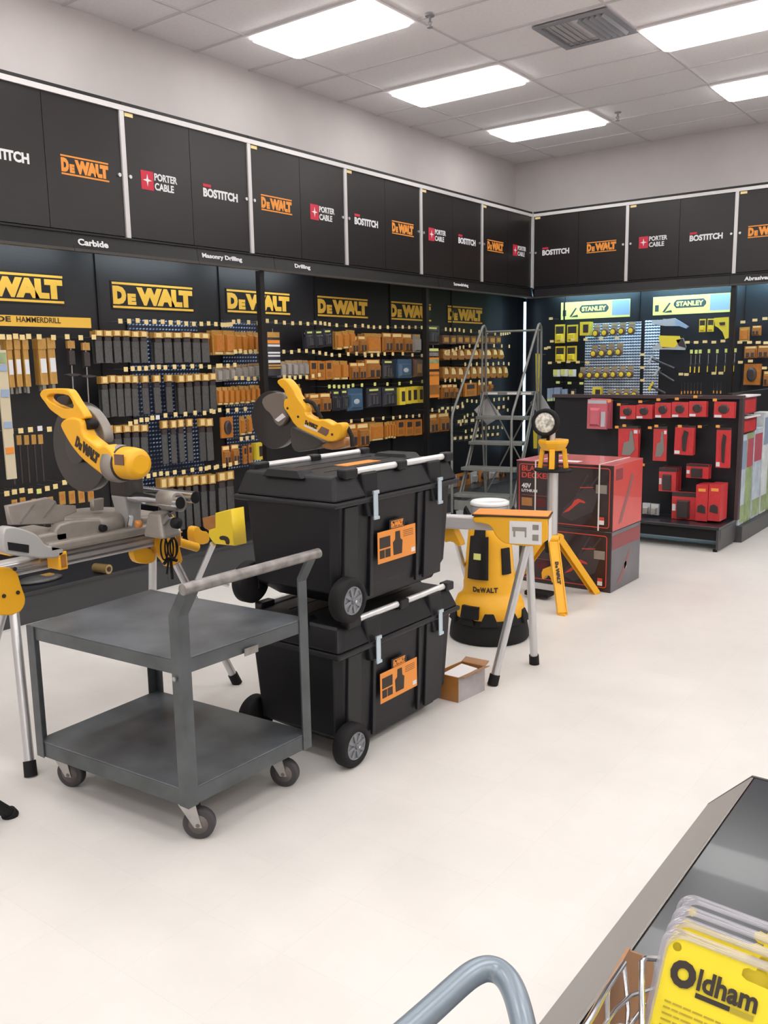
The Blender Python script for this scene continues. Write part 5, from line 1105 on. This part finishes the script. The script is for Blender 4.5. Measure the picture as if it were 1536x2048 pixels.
tags('L', A_, 'second tag row', [(21, 861), (98, 857)], 5, odd=(3, 'tag_white'))
tags('L', A_, 'bottom tag row', [(13, 986), (47, 982), (86, 982), (122, 966), (180, 966)], 10, odd=(4, 'tag_lime'))
tags('L', B1, 'top tag row', [(240, 641), (431, 648)], 13)
tags('L', B1, 'second tag row', [(251, 738), (330, 734), (435, 733)], 13)
tags('L', B1, 'third tag row', [(260, 846), (320, 832), (427, 824)], 12, odd=(5, 'tag_white'))
tags('L', B1, 'bottom tag row', [(270, 955), (340, 946), (434, 934)], 12)
tags('L', C1, 'top tag row', [(444, 649), (458, 650), (470, 641), (516, 645)], 8)
tags('L', C1, 'second tag row', [(441, 732), (469, 729)], 3)
tags('L', C1, 'third tag row', [(470, 703), (520, 703)], 6)
tags('L', C1, 'fourth tag row', [(471, 757), (521, 757)], 5)
tags('L', C1, 'fifth tag row', [(422, 823), (455, 820), (490, 817)], 5)
tags('L', C1, 'sixth tag row', [(482, 877), (505, 875)], 3)
tags('L', C1, 'bottom tag row', [(412, 936), (448, 931), (472, 926)], 5)
tags('L', D1, 'top tag row', [(534, 643), (587, 647), (634, 646), (662, 650), (720, 651), (755, 654), (803, 653), (843, 654)], 23)
tags('L', D1, 'second tag row', [(567, 703), (622, 702), (667, 710), (729, 708)], 12)
tags('L', D1, 'second tag row, right half', [(730, 711), (775, 707), (843, 710)], 8)
tags('L', D1, 'third tag row', [(568, 755), (600, 754), (638, 751)], 7)
tags('L', D1, 'fourth tag row', [(658, 774), (710, 771), (844, 764)], 12, 'tag_lime')
tags('L', D1, 'bottom tag row', [(702, 843), (786, 835), (838, 830)], 9)
tags('L', E1_, 'top tag row', [(891, 658), (930, 662), (1000, 668), (1019, 665)], 14, sz=(.034, .04))
tags('L', E1_, 'second tag row', [(890, 706), (930, 692), (1018, 692)], 12, sz=(.034, .04))
tags('L', E1_, 'third tag row', [(930, 729), (1017, 727)], 9, sz=(.034, .04))
tags('L', E1_, 'fourth tag row', [(890, 760), (914, 761), (958, 764)], 6, sz=(.034, .04))
tags('L', E1_, 'fifth tag row', [(864, 821), (902, 823), (930, 802), (956, 803), (990, 800), (1016, 796)], 15, sz=(.034, .04))
tags('L', E1_, 'sixth tag row', [(921, 848), (931, 830), (959, 828), (1015, 820)], 9, sz=(.034, .04))
tags('L', E1_, 'bottom tag row', [(931, 863), (973, 856), (1004, 854)], 8, sz=(.034, .04))
tags('L', E1_, 'tag row above the deck', [(936, 976), (978, 965), (1017, 955)], 5, face=.5, sz=(.034, .03))
# packs, long wall
hang('L', 'tube', A_, 'left pair', (9, 677), (59, 677), 3, 112, .72, .035, 1)
hang('L', 'tube', A_, 'right pair', (74, 677), (112, 677), 2, 106, .86, .035, 1)
hang('L', 'rod', A_, 'hanging row', (126, 680), (186, 684), 2, 140, .6, .03, 0, jit=2)
hang('L', 'tiny', A_, 'middle row', (16, 872), (90, 870), 5, 98, .62, .02)
hang('L', 'tcard', A_, 'lower row', (116, 986), (192, 976), 4, 26, .6, .02)
hang('L', 'tcard', A_, 'lower left row', (22, 1000), (56, 994), 2, 20, .6, .02)
hang('L', 'tiny', A_, 'far left row', (60, 1000), (112, 992), 3, 60, .5, .02)
hang('L', 'holster', B1, 'top row left group', (188, 661), (297, 662), 6, 66, .86, .03, 1)
hang('L', 'holster', B1, 'top row right group', (307, 664), (421, 666), 6, 62, .86, .03, 1)
hang('L', 'holster', B1, 'second row left group', (202, 752), (277, 750), 5, 84, .9, .03, 1)
hang('L', 'holster', B1, 'second row middle group', (279, 752), (350, 748), 3, 78, .6, .03)
hang('L', 'holster', B1, 'second row right group', (355, 750), (434, 746), 5, 78, .9, .03, 1)
hang('L', 'holster', B1, 'third row left group', (210, 851), (297, 849), 5, 82, .85, .03, 1)
hang('L', 'holster', B1, 'third row right group', (321, 842), (388, 838), 4, 88, .7, .03)
hang('L', 'holster', B1, 'third row end', (397, 838), (428, 836), 2, 86, .9, .03)
hang('L', 'holster', B1, 'bottom row', (318, 957), (432, 948), 7, 110, .8, .03, 1)
hang('L', 'holster', B1, 'bottom row end', (436, 946), (470, 940), 2, 96, .9, .03)
hang('L', 'long', B1, 'bottom row', (345, 975), (385, 970), 3, 70, .6, .03, face=.24)
hang('L', 'amber', C1, 'top row', (428, 660), (472, 660), 2, 50, .98, .04, 1, jit=8)
hang('L', 'amber', C1, 'top row right group', (472, 663), (521, 664), 4, 44, .88, .03, 1, jit=8)
hang('L', 'clear', C1, 'second row', (434, 734), (523, 726), 7, 30, .88, .03, 1, jit=8)
hang('L', 'amber', C1, 'third row', (436, 775), (523, 770), 8, 36, .8, .03, 1, jit=8)
hang('L', 'hole', C1, 'fourth row', (444, 836), (470, 832), 1, 42, .95, .04)
hang('L', 'amber', C1, 'fourth row right group', (480, 833), (508, 831), 2, 38, .7, .03)
hang('L', 'orange', C1, 'fifth row', (446, 892), (482, 889), 2, 42, .8, .03)
hang('L', 'window', C1, 'bottom row', (486, 893), (508, 888), 2, 36, .6, .03)
hang('L', 'ybox', C1, 'fifth row', (510, 888), (530, 885), 1, 34, .9, .06)
hang('L', 'dark', D1, 'top row', (614, 662), (668, 656), 3, 36, .95, .03, 1, lean=3)
hang('L', 'amber', D1, 'top row left group', (674, 664), (713, 659), 3, 36, .9, .03, 1)
hang('L', 'orange', D1, 'top row middle group', (702, 672), (736, 671), 2, 34, .96, .04, 1)
hang('L', 'amber', D1, 'top row big pack', (735, 667), (765, 666), 1, 40, .96, .04, 2)
hang('L', 'orange', D1, 'top row right group', (768, 666), (828, 668), 3, 38, .94, .04, 1)
hang('L', 'clear', D1, 'top row end', (829, 668), (846, 668), 1, 36, .94, .04)
hang('L', 'clear', D1, 'second row', (562, 722), (620, 720), 5, 32, .88, .03, 1, jit=8)
hang('L', 'window', D1, 'second row', (622, 722), (668, 722), 3, 38, .92, .04, 1)
hang('L', 'amber', D1, 'second row middle group', (668, 721), (700, 722), 2, 38, .9, .04, 1)
hang('L', 'orange', D1, 'second row right group', (704, 726), (734, 724), 2, 34, .95, .04)
hang('L', 'orange', D1, 'second row big pack', (734, 720), (766, 718), 1, 39, .96, .045, 2)
hang('L', 'dark', D1, 'second row', (768, 720), (792, 719), 1, 38, .95, .04, 1)
hang('L', 'teal', D1, 'second row', (800, 719), (827, 718), 1, 38, .95, .04, 1)
hang('L', 'brown', D1, 'second row end', (829, 718), (847, 716), 1, 38, .95, .04, 1)
hang('L', 'amber', D1, 'third row left group', (588, 770), (606, 768), 1, 40, .9, .04, 1)
hang('L', 'orange', D1, 'third row', (622, 788), (665, 786), 2, 37, .95, .04, 1)
hang('L', 'dark', D1, 'third row left group', (668, 780), (700, 778), 2, 42, .95, .04, 1)
hang('L', 'teal', D1, 'third row', (700, 778), (730, 776), 1, 44, .97, .05, 1)
hang('L', 'dark', D1, 'third row right group', (736, 776), (798, 774), 2, 40, .9, .04, 1)
hang('L', 'ybox', D1, 'third row', (799, 776), (847, 772), 4, 34, .92, .05, 1)
hang('L', 'orange', D1, 'bottom row', (694, 848), (742, 846), 2, 48, .95, .045, 1)
hang('L', 'amber', D1, 'bottom row', (743, 846), (772, 844), 1, 36, .95, .045, 2)
hang('L', 'amber', D1, 'bottom row middle group', (772, 844), (794, 843), 4, 34, .8, .03)
hang('L', 'window', D1, 'bottom row', (795, 842), (847, 838), 3, 32, .94, .04, 1)
hang('L', 'dark', E1_, 'top row', (857, 652), (882, 650), 1, 38, .94, .04, 1)
hang('L', 'brown', E1_, 'top row', (885, 670), (1003, 671), 9, 19, .98, .05, 1)
hang('L', 'pouch', E1_, 'second row', (888, 699), (1010, 698), 9, 21, .98, .05, 1)
hang('L', 'pouch', E1_, 'third row', (886, 734), (1019, 733), 10, 25, .98, .05, 1)
hang('L', 'orange', E1_, 'fourth row', (888, 770), (919, 768), 3, 28, .9, .04, 1)
hang('L', 'window', E1_, 'fourth row', (932, 766), (956, 765), 1, 27, .95, .04, 1)
hang('L', 'orange', E1_, 'fourth row right group', (958, 765), (990, 762), 3, 26, .6, .04)
hang('L', 'small', E1_, 'fifth row', (880, 812), (930, 808), 5, 12, .85, .03)
hang('L', 'small', E1_, 'fifth row right group', (962, 812), (1012, 808), 5, 14, .85, .03)
hang('L', 'small', E1_, 'sixth row', (912, 838), (1012, 830), 8, 14, .8, .03)
hang('L', 'small', E1_, 'bottom row', (904, 872), (1000, 862), 9, 13, .85, .03)
hang('L', 'orange', E1_, 'lower left group', (858, 829), (902, 825), 2, 38, .94, .04, 1)
hang('L', 'silver', E1_, 'deck row left group', (900, 956), (919, 950), 1, 26, .95, .05, face=.55)
hang('L', 'window', E1_, 'deck row left group', (919, 951), (944, 946), 2, 26, .92, .05, 1, face=.55)
hang('L', 'silver', E1_, 'deck row middle', (945, 946), (960, 943), 1, 22, .9, .05, face=.55)
hang('L', 'hole', E1_, 'deck row', (961, 941), (981, 940), 1, 22, .95, .05, 1, face=.55)
hang('L', 'silver', E1_, 'deck row right group', (984, 941), (998, 940), 2, 18, .95, .05, face=.55)
hang('L', 'hole', E1_, 'deck row right group', (1000, 940), (1020, 937), 2, 16, .95, .05, face=.55)
# packs, back wall
F1, G1, H1 = 'left back wall bay', 'right back wall bay', 'far right bay'
SZR = (.052, .030)
def rt_(bay_nm, row_nm, pts, n, **k): tags('R', bay_nm, row_nm, pts, n, sz=SZR, **k)
rt_(F1, 'top tag', [(1102, 638)], 1); rt_(F1, 'upper tag row', [(1104, 682), (1156, 679), (1234, 677)], 6); rt_(F1, 'side tags', [(1092, 696), (1098, 695)], 2)
rt_(F1, 'middle tag row', [(1100, 725), (1175, 724)], 5); rt_(F1, 'lower tag row', [(1116, 765), (1163, 767)], 3, m='tag_lime')
rt_(F1, 'bottom tag row', [(1115, 815), (1125, 813), (1146, 816), (1163, 817)], 4, m='tag_lime'); rt_(G1, 'left tag column', [(1285, 709), (1285, 736), (1285, 760)], 3)
rt_(G1, 'upper tag row', [(1375, 685), (1446, 683)], 5); rt_(G1, 'lower tag row', [(1362, 748), (1373, 748), (1428, 746), (1442, 746)], 4)
rt_(H1, 'top tag row', [(1486, 643), (1510, 640), (1530, 637)], 3); rt_(H1, 'second tag row', [(1480, 685), (1509, 684), (1532, 685)], 4); rt_(H1, 'third tag row', [(1481, 725), (1501, 723), (1529, 736)], 3)
hang('R', 'yblack', F1, 'top row', (1107, 649), (1128, 648), 1, 37, .9, .05); hang('R', 'yblack', F1, 'top row middle', (1131, 650), (1155, 648), 1, 34, .9, .05)
hang('R', 'ybox', F1, 'top row', (1158, 645), (1180, 643), 1, 27, .85, .12)
hang('R', 'tape', F1, 'top row', (1182, 650), (1269, 642), 5, 26, .9, .07); hang('R', 'yblack', F1, 'second row', (1107, 693), (1153, 691), 2, 31, .84, .05)
hang('R', 'tape', F1, 'second row', (1178, 690), (1245, 686), 4, 26, .9, .07); hang('R', 'pale', F1, 'third row', (1104, 740), (1150, 738), 3, 14, .9, .05)
hang('R', 'tape', F1, 'third row', (1154, 734), (1266, 732), 7, 24, .9, .07); hang('R', 'blue', F1, 'fourth row', (1093, 777), (1119, 775), 4, 26, .9, .04, 1)
hang('R', 'blue', F1, 'fourth row middle', (1122, 779), (1134, 778), 2, 26, .85, .04); hang('R', 'small', F1, 'fourth row', (1140, 778), (1150, 777), 1, 22, .9, .04)
hang('R', 'ybox', F1, 'fourth row', (1183, 775), (1202, 774), 1, 22, .9, .08); hang('R', 'tape', F1, 'bottom row', (1210, 780), (1276, 776), 4, 17, .9, .06)
hang('R', 'driver', G1, 'screwdriver row left group', (1378, 700), (1404, 699), 3, 48, .62, .03, jit=1); hang('R', 'driver', G1, 'screwdriver row right group', (1408, 699), (1478, 697), 4, 48, .26, .03, jit=1)
hang('R', 'chisel', G1, 'chisel row left group', (1360, 766), (1405, 765), 7, 22, .4, .03, jit=1); hang('R', 'chisel', G1, 'chisel row right group', (1424, 765), (1445, 765), 3, 22, .4, .03, jit=1)
hang('R', 'yblack', G1, 'top row', (1396, 638), (1428, 637), 2, 26, .8, .04)
hang('R', 'dark', G1, 'bottom left', (1214, 866), (1222, 866), 1, 12, .9, .04)
hang('R', 'pack' if False else 'amber', H1, 'top row', (1476, 655), (1500, 654), 1, 29, .85, .05); hang('R', 'orange', H1, 'top row', (1501, 652), (1523, 650), 1, 20, .85, .05)
hang('R', 'orange', H1, 'second row', (1487, 693), (1540, 690), 2, 24, .95, .05); hang('R', 'hole', H1, 'third row', (1485, 729), (1521, 727), 1, 42, .95, .09)
hang('R', 'orange', H1, 'third row', (1525, 742), (1548, 741), 1, 30, .95, .05); hang('R', 'ybox', H1, 'fourth row', (1525, 778), (1545, 777), 1, 18, .9, .05)
# hand saws, hammers, square and level on the back wall (traced at their real distance)
def wall_tool(nm, cat, label, y, parts):
    u, v = parts[0][1][0][0]; c = at(u, v, 'y', y); t = thing(nm, label, cat, tuple(c))
    for pn, polys, m, th in parts: trace(pn, polys, 'y', y-(.004 if pn != parts[0][0] else 0), th, m, t, 0, sm=0)
    mb = MB(); q = Vector(parts[0][1][0][0]); cx = sum(p[0] for p in parts[0][1][0])/len(parts[0][1][0]); cy = min(p[1] for p in parts[0][1][0])
    w_ = at(cx, cy+2, 'y', y); mb.cyl((w_.x, y, w_.z), (w_.x, -.1, w_.z), .004, n=6); mb.build('hanger', 'steel', t)
wall_tool('hacksaw', 'saw', 'yellow and white hacksaw on the back wall, left of the screwdrivers', -.30,
   [('frame', [[(1304, 695), (1318, 686), (1340, 680), (1366, 676), (1372, 694), (1370, 700), (1330, 699), (1306, 699)], [(1322, 690), (1350, 684), (1352, 694), (1324, 696)]], 'shine', .02), ('card', [[(1318, 671), (1359, 672), (1361, 680), (1350, 695), (1322, 694), (1318, 680)]], 'pack_yellow', .01), ('handle', [[(1352, 680), (1366, 677), (1372, 696), (1358, 692)]], 'window_dark', .03)])
wall_tool('hand_saw', 'saw', 'blue and white hand saw directly under the right yellow banner', -.30,
   [('blade', [[(1303, 640), (1318, 640), (1350, 636), (1354, 652), (1330, 652), (1304, 648)]], 'shine', .015), ('handle', [[(1350, 637), (1362, 644), (1377, 653), (1372, 657), (1358, 652), (1350, 652)]], 'pack_blue', .03)])
for (u0, v0, u1, v1, lb) in ((1302, 717, 1349, 737, 'dark hammer hanging slanted on the back wall, topmost of three'), (1315, 742, 1348, 763, 'dark hammer hanging slanted on the back wall, middle of three'), (1302, 772, 1331, 787, 'yellow headed hammer hanging slanted on the back wall, lowest of three')):
    a, b = at(u0, v0, 'y', -.28), at(u1, v1, 'y', -.28); t = thing('hammer', lb, 'hammer', tuple(a), 'hammers hanging on the back wall')
    MB().cyl(a, b, .012, .016, 10).build('handle', 'window_dark', t); d = (b-a).normalized(); n_ = d.cross(Vector((0, 1, 0)))
    MB().cyl(a-n_*.055, a+n_*.05, .018, .013, 12).build('head', 'pack_yellow' if 'yellow' in lb else 'shine', t); MB().cyl(a+Vector((0, .02, 0)), (a.x, -.1, a.z), .004, n=6).build('hanger', 'steel', t)
wall_tool('layout_square', 'tool pack', 'yellow angular tool pack beside the post, under the right yellow banner', -.30,
   [('frame', [[(1428, 636), (1457, 634), (1457, 676), (1450, 678), (1445, 664), (1436, 655), (1430, 652)]], 'pack_yellow', .02), ('picture', [[(1438, 645), (1450, 644), (1450, 650), (1440, 651)]], 'window_dark', .005)])
wall_tool('spirit_level', 'level', 'long yellow spirit level hanging upright right of the ladder', -.32,
   [('body', [[(1071, 707), (1079, 708), (1078, 783), (1072, 783)]], 'pack_yellow', .03), ('vial', [[(1073, 756), (1077, 756), (1077, 775), (1073, 775)]], 'window_dark', .006)])
wall_tool('spirit_level', 'level', 'long yellow spirit level hanging lower, behind the work light head', -.32,
   [('body', [[(1066, 832), (1075, 832), (1074, 897), (1067, 897)]], 'pack_yellow', .03), ('vial', [[(1068, 850), (1073, 850), (1073, 860), (1068, 860)]], 'window_dark', .006)])
wall_tool('saw_case', 'case', 'dark hanging case with yellow slanted label, above the mower boxes', -.34,
   [('case', [[(1134, 862), (1176, 862), (1177, 914), (1134, 914)]], 'pack_bit', .06), ('label', [[(1139, 868), (1168, 867), (1168, 887), (1152, 887)]], 'pack_yellow', .005)])
wall_tool('utility_knife', 'knife', 'yellow and black hooked tool beside the work light head', -.30,
   [('body', [[(1117, 821), (1132, 822), (1133, 840), (1127, 858), (1123, 860), (1126, 838), (1118, 832)]], 'pack_yellow', .02), ('grip', [[(1119, 832), (1125, 834), (1123, 848), (1119, 848)]], 'window_dark', .01)])
wall_tool('utility_knife', 'knife', 'slim yellow tool hanging beside the red clamshell packs', -.30,
   [('body', [[(1137, 826), (1145, 827), (1149, 845), (1150, 858), (1145, 859), (1141, 845)]], 'pack_yellow', .02), ('grip', [[(1139, 830), (1144, 831), (1144, 836), (1140, 836)]], 'window_dark', .01)])
wall_tool('folded_square', 'square', 'white and yellow folded square right beside the red clamshell packs', -.30,
   [('blade', [[(1160, 825), (1173, 826), (1172, 844), (1166, 842)]], 'tag_yellow', .012), ('arm', [[(1152, 826), (1158, 826), (1158, 853), (1154, 853)]], 'shine', .012)])
wall_tool('chalk_reel', 'tool pack', 'small yellow pack hanging alone left of the saw blade cards', -.30,
   [('body', [[(1184, 877), (1188, 877), (1190, 894), (1180, 894), (1180, 882)]], 'pack_yellow', .02), ('grip', [[(1182, 884), (1187, 884), (1187, 887), (1182, 887)]], 'window_dark', .005)])
# clip strips on the posts and at the edge
def clip_card(name, label, u0, u1, v0, v1, X, bands, base):
    a, b = at(u0, v0, 'x', X), at(u1, v1, 'x', X); b2 = at(u1, v0, 'x', X)
    t = thing(name, label, 'hanging card', (X, (a.y+b2.y)/2, a.z)); z1, z0 = a.z, at(u0, v1, 'x', X).z
    MB().box(X-.012, X, a.y, b2.y, z0, z1).build('card', base, t)
    for i, (f0, f1, m) in enumerate(bands):
        MB().box(X+.0004, X+.004, a.y+.006, b2.y-.006, z1-(z1-z0)*f1, z1-(z1-z0)*f0).build('printed_band', m, t)
    MB().cyl((X-.006, (a.y+b2.y)/2, z1), (X-.006, (a.y+b2.y)/2, z1+.03), .003, n=6).build('hanger', 'steel', t)
clip_card('bit_display_card', 'tall dark clip card with white and amber bands right of the first post', 533, 559, 664, 752, .50, [(.0, .12, 'pack_amber'), (.18, .26, 'label_orange'), (.28, .33, 'tag_white'), (.45, .49, 'tag_white'), (.52, .56, 'tag_white'), (.64, .70, 'tag_white'), (.74, .78, 'pack_amber'), (.80, .84, 'pack_amber')], 'pack_dark')
clip_card('display_card', 'tall orange display card hanging right of the second post', 856, 878, 715, 796, .48, [(.05, .14, 'green_pack'), (.29, .35, 'text_dark'), (.42, .46, 'pack_orange2'), (.68, .92, 'pack_orange2')], 'label_orange')
clip_card('display_header', 'small black card with yellow band above the tall orange card', 857, 877, 696, 714, .48, [(.05, .35, 'tag_lime'), (.5, .9, 'cast_grey')], 'pack_dark')
clip_card('clip_strip', 'long pastel printed card strip cut by the left picture edge', -8, 12, 700, 962, .50, [(.02, .10, 'green_pack'), (.11, .16, 'pack_blue'), (.3, .36, 'pack_blue'), (.55, .6, 'pack_blue'), (.75, .8, 'label_orange')], 'pack_amber_pale')
# red goods on the display gondola
RG = 'red gondola'
def rg(*a, **k): hang('R', *a, face=-3.06, **k)
tags('R', RG, 'top tag row', [(1219, 803), (1238, 808)], 2, 'tag_orange', face=-3.09, sz=(.034, .022)); tags('R', RG, 'rail tag row', [(1281, 802), (1317, 800), (1354, 797), (1391, 794), (1430, 799)], 5, 'tag_orange', face=-3.09, sz=(.034, .022))
tags('R', RG, 'middle tag row', [(1234, 853), (1249, 852), (1300, 856), (1313, 853), (1360, 853), (1400, 852), (1436, 853)], 7, 'tag_orange', face=-3.09, sz=(.034, .022))
tags('R', RG, 'lower left tag', [(1286, 930)], 1, 'tag_orange', face=-3.09, sz=(.034, .022))
rg('pink', RG, 'left end', (1171, 799), (1212, 799), 1, 60, fill=.98, d=.05, back=2, gap=.06, jit=2)
rg('redround', RG, 'top row left group', (1238, 811), (1304, 809), 2, 27, fill=.97, d=.04, back=1, jit=2); rg('redround', RG, 'top row right group', (1308, 807), (1412, 803), 3, 30, fill=.96, d=.04, back=1, jit=2)
rg('redround', RG, 'top row end', (1426, 805), (1468, 804), 1, 32, fill=.95, d=.04, back=1, jit=2)
rg('redsaw', RG, 'middle row left', (1236, 853), (1277, 852), 1, 66, fill=.97, d=.025, back=1, jit=2); rg('redsaw', RG, 'middle row centre', (1306, 853), (1334, 852), 1, 69, fill=.97, d=.025, back=0, jit=2)
rg('redtool', RG, 'middle row', (1348, 853), (1387, 852), 1, 58, fill=.97, d=.04, back=1, jit=2); rg('redtool', RG, 'middle row right', (1433, 856), (1462, 856), 1, 80, fill=.97, d=.04, back=0, jit=2)
rg('drillcase', RG, 'lower row left', (1316, 938), (1352, 936), 1, 47, fill=.95, d=.05, back=2, gap=.06, jit=2); rg('drillcase', RG, 'lower row middle', (1370, 930), (1417, 930), 1, 28, fill=.95, d=.05, back=1, jit=2)
t0 = at(1341, 1040, 'z', .213)
hang('R', 'drillcase', RG, 'deck left', (1341, 985), (1392, 986), 1, 54, fill=.97, d=.08, face=-3.14, jit=1)
hang('R', 'redbox', RG, 'deck', (1393, 970), (1443, 970), 2, 72, fill=.97, d=.20, face=-3.14, jit=0)
hang('R', 'silver', RG, 'deck far left', (1280, 1008), (1314, 1010), 2, 22, fill=.9, d=.08, face=-3.14, jit=6)
# things lying on the left deck
t = thing('brass_roll', 'small brass coloured roll lying on the black deck below the saw', 'roll', (.6, -7.2, .21))
q = at(190, 1134, 'z', .25); q2 = at(218, 1137, 'z', .25)
MB().cyl((q.x, q.y, .245), (q2.x, q2.y, .245), .033, n=20).build('roll', 'brass', t); MB().cyl((q2.x-.001, q2.y, .245), (q2.x+.004, q2.y+.002, .245), .018, n=16).build('core', 'text_dark', t)
p = at(80, 1158, 'z', .22)
t = thing('bagged_item', 'flat dark bag lying on the black deck at left', 'bag', (p.x, p.y, .211))
MB().lathe((p.x, p.y, .211), [(.11, 0), (.125, .008), (.10, .022), (.03, .028)], 16, sx=.8, sy=1.3).build('bag', 'pack_bit', t); MB().box(p.x-.03, p.x+.03, p.y+.02, p.y+.09, .236, .242).build('label', 'pack_amber', t)

# ------------------------------------------------------------------ foreground saw blade packs in a wire bin
# local frame: pack plane seen from the camera side
N_ = (CAM-at(1440, 2000, 'z', 1.2)); N_.z *= .75; N_.normalize()
Xd = (rt*.945-up*.325); Xd = (Xd-N_*Xd.dot(N_)).normalized(); Yd = N_.cross(Xd)
def on_plane(u, v, o, n):
    d = fwd+rt*((u-768)/F_PX)-up*((v-1024)/F_PX); return CAM+d*((o-CAM).dot(n)/d.dot(n))
O0 = CAM+(fwd+rt*((1330-768)/F_PX)-up*((1846-1024)/F_PX))*1.0
def loc2(u, v, o=None):
    w_ = on_plane(u, v, o or O0, N_)-(o or O0); return w_.dot(Xd), w_.dot(Yd)
kx = [loc2(1330, 1868), loc2(1345, 1870), loc2(1536, 1935), loc2(1500, 2160), loc2(1290, 2160)]
Wp, Hp = .19, .26
for k in range(4):
    o = O0-N_*(.016*k)+Yd*(.0125*k)+Xd*(.002*k); fr = frame(o, Xd, Yd); r = .016
    t = thing('saw_blade_pack', ['yellow saw blade pack with black lettering, frontmost in wire bin', 'yellow saw blade pack directly behind the frontmost one in wire bin', 'saw blade pack in clear shell, third back in wire bin', 'saw blade pack in clear shell, rearmost in wire bin'][k], 'saw blade pack', tuple(o))
    out = [(0, 0)]; 
    def rr(x0, y0, x1, y1, r):
        P_ = []
        for cx, cy, a0 in ((x1-r, y1-r, 0), (x0+r, y1-r, 90), (x0+r, y0+r, 180), (x1-r, y0+r, 270)):
            P_ += [(cx+r*math.cos(math.radians(a0+j*15)), cy+r*math.sin(math.radians(a0+j*15))) for j in range(7)]
        return P_
    ox, oy = -.006, -Hp
    hole = [(.022+.0048*math.cos(j*math.pi/8), -.028+.0048*math.sin(j*math.pi/8)) for j in range(16)]
    hang_ = [(.098, -.018), (.106, -.014), (.116, -.015), (.120, -.008), (.130, -.008), (.136, -.016), (.144, -.018), (.148, -.026), (.142, -.031), (.106, -.030), (.098, -.026)]; hang_ = [(.104+(x-.123)*.68, -.017+(y+.02)*.8) for x, y in hang_]
    shape('card', [rr(.006, -Hp+.004, Wp-.004, -.006 if k < 2 else -.03, r), [(x-.004, y+.009) for x, y in hole], hang_], fr, .0012, 'oldham_yellow', t, 0)
    sh = MB(); P0_ = rr(0, -Hp, Wp, 0, r+.004); P1_ = rr(.004, -Hp+.004, Wp-.004, -.004, r+.002); n = len(P0_)
    vs = [fr @ Vector((x, y, -.009)) for x, y in P0_]+[fr @ Vector((x, y, -.007)) for x, y in P1_]+[fr @ Vector((x, y, .0035)) for x, y in P1_]+[fr @ Vector((x, y, .0035)) for x, y in rr(.009, -Hp+.009, Wp-.009, -.009, r)]
    sh.add(vs, [(i*n+j, i*n+(j+1) % n, (i+1)*n+(j+1) % n, (i+1)*n+j) for i in range(3) for j in range(n)], 0, True); sh.build('shell_rim', 'clear_rim', t)
    if k == 0:
        tf = fr @ Matrix.Translation((.0165, -.057, .0008)); mb = MB()
        text_into(mb, 'O', tf, 0, -.001, .0275, .0285, 0, .07); text_into(mb, 'ldham', tf, .0295, .003, .062, .0225, 0, .03); rect_into(mb, tf, .030, .066, -.0045, .0005, .0006, 0); rect_into(mb, tf, .067, .090, -.0048, .0008, .0006, 1)
        mb.build('lettering', ['text_dark', 'olive_text'], t)
        mb = MB(); random.seed(3)
        for j in range(9): 
            x = .019
            while x < .088-.003*j:
                w_ = random.uniform(.005, .014); rect_into(mb, tf, x-.018, x-.018+w_, -.020-.0062*j, -.0182-.0062*j, .0004, 0); x += w_+.0015
        mb.build('fine_print', 'olive_text', t)
# wire bin and carton edge
t = thing('wire_bin', 'chrome wire bin lined with brown cardboard at the bottom edge', 'wire bin', tuple(at(1250, 2000, 'z', 1.0)))
WP = lambda u, v, dd: CAM+(fwd+rt*((u-768)/F_PX)-up*((v-1024)/F_PX))*dd*1.5
def wire(pts, r=.0026): MB().tube(pts, r, 8).build('wire', 'chrome', t)
dA, dB = .60, .74
wire([WP(1150, 2085, .55), WP(1180, 2040, .57), WP(1214, 1978, .62), WP(1248, 1926, .68)], .0034)
wire([WP(1284, 2120, .60), WP(1284, 1925, .66), WP(1290, 1916, .67), WP(1320, 1918, .70)], .0034)
wire([WP(1250, 2120, .64), WP(1256, 2020, .66), WP(1248, 1926, .68)]); wire([WP(1216, 2120, .60), WP(1215, 1993, .62), WP(1216, 1978, .62)])
wire([WP(1180, 2048, .57), WP(1183, 2120, .57)]); wire([WP(1170, 2110, .56), WP(1230, 2020, .63), WP(1262, 1990, .67), WP(1310, 1975, .70)]); wire([WP(1210, 2120, .60), WP(1290, 2010, .67)])
wire([WP(1200, 2060, .60), WP(1240, 2050, .64), WP(1300, 2070, .66)])
mb = MB(); c0, c1, c2_, c3 = WP(1140, 2092, .60), WP(1252, 1896, .72), WP(1252, 2130, .74), WP(1150, 2200, .62)
mb.prism([c0, c1, c2_, c3], (.004, .004, 0)); mb.prism([c1, WP(1305, 1916, .78), WP(1305, 2140, .80), c2_], (.003, -.003, 0)); mb.build('cardboard_liner', 'cardboard', t)
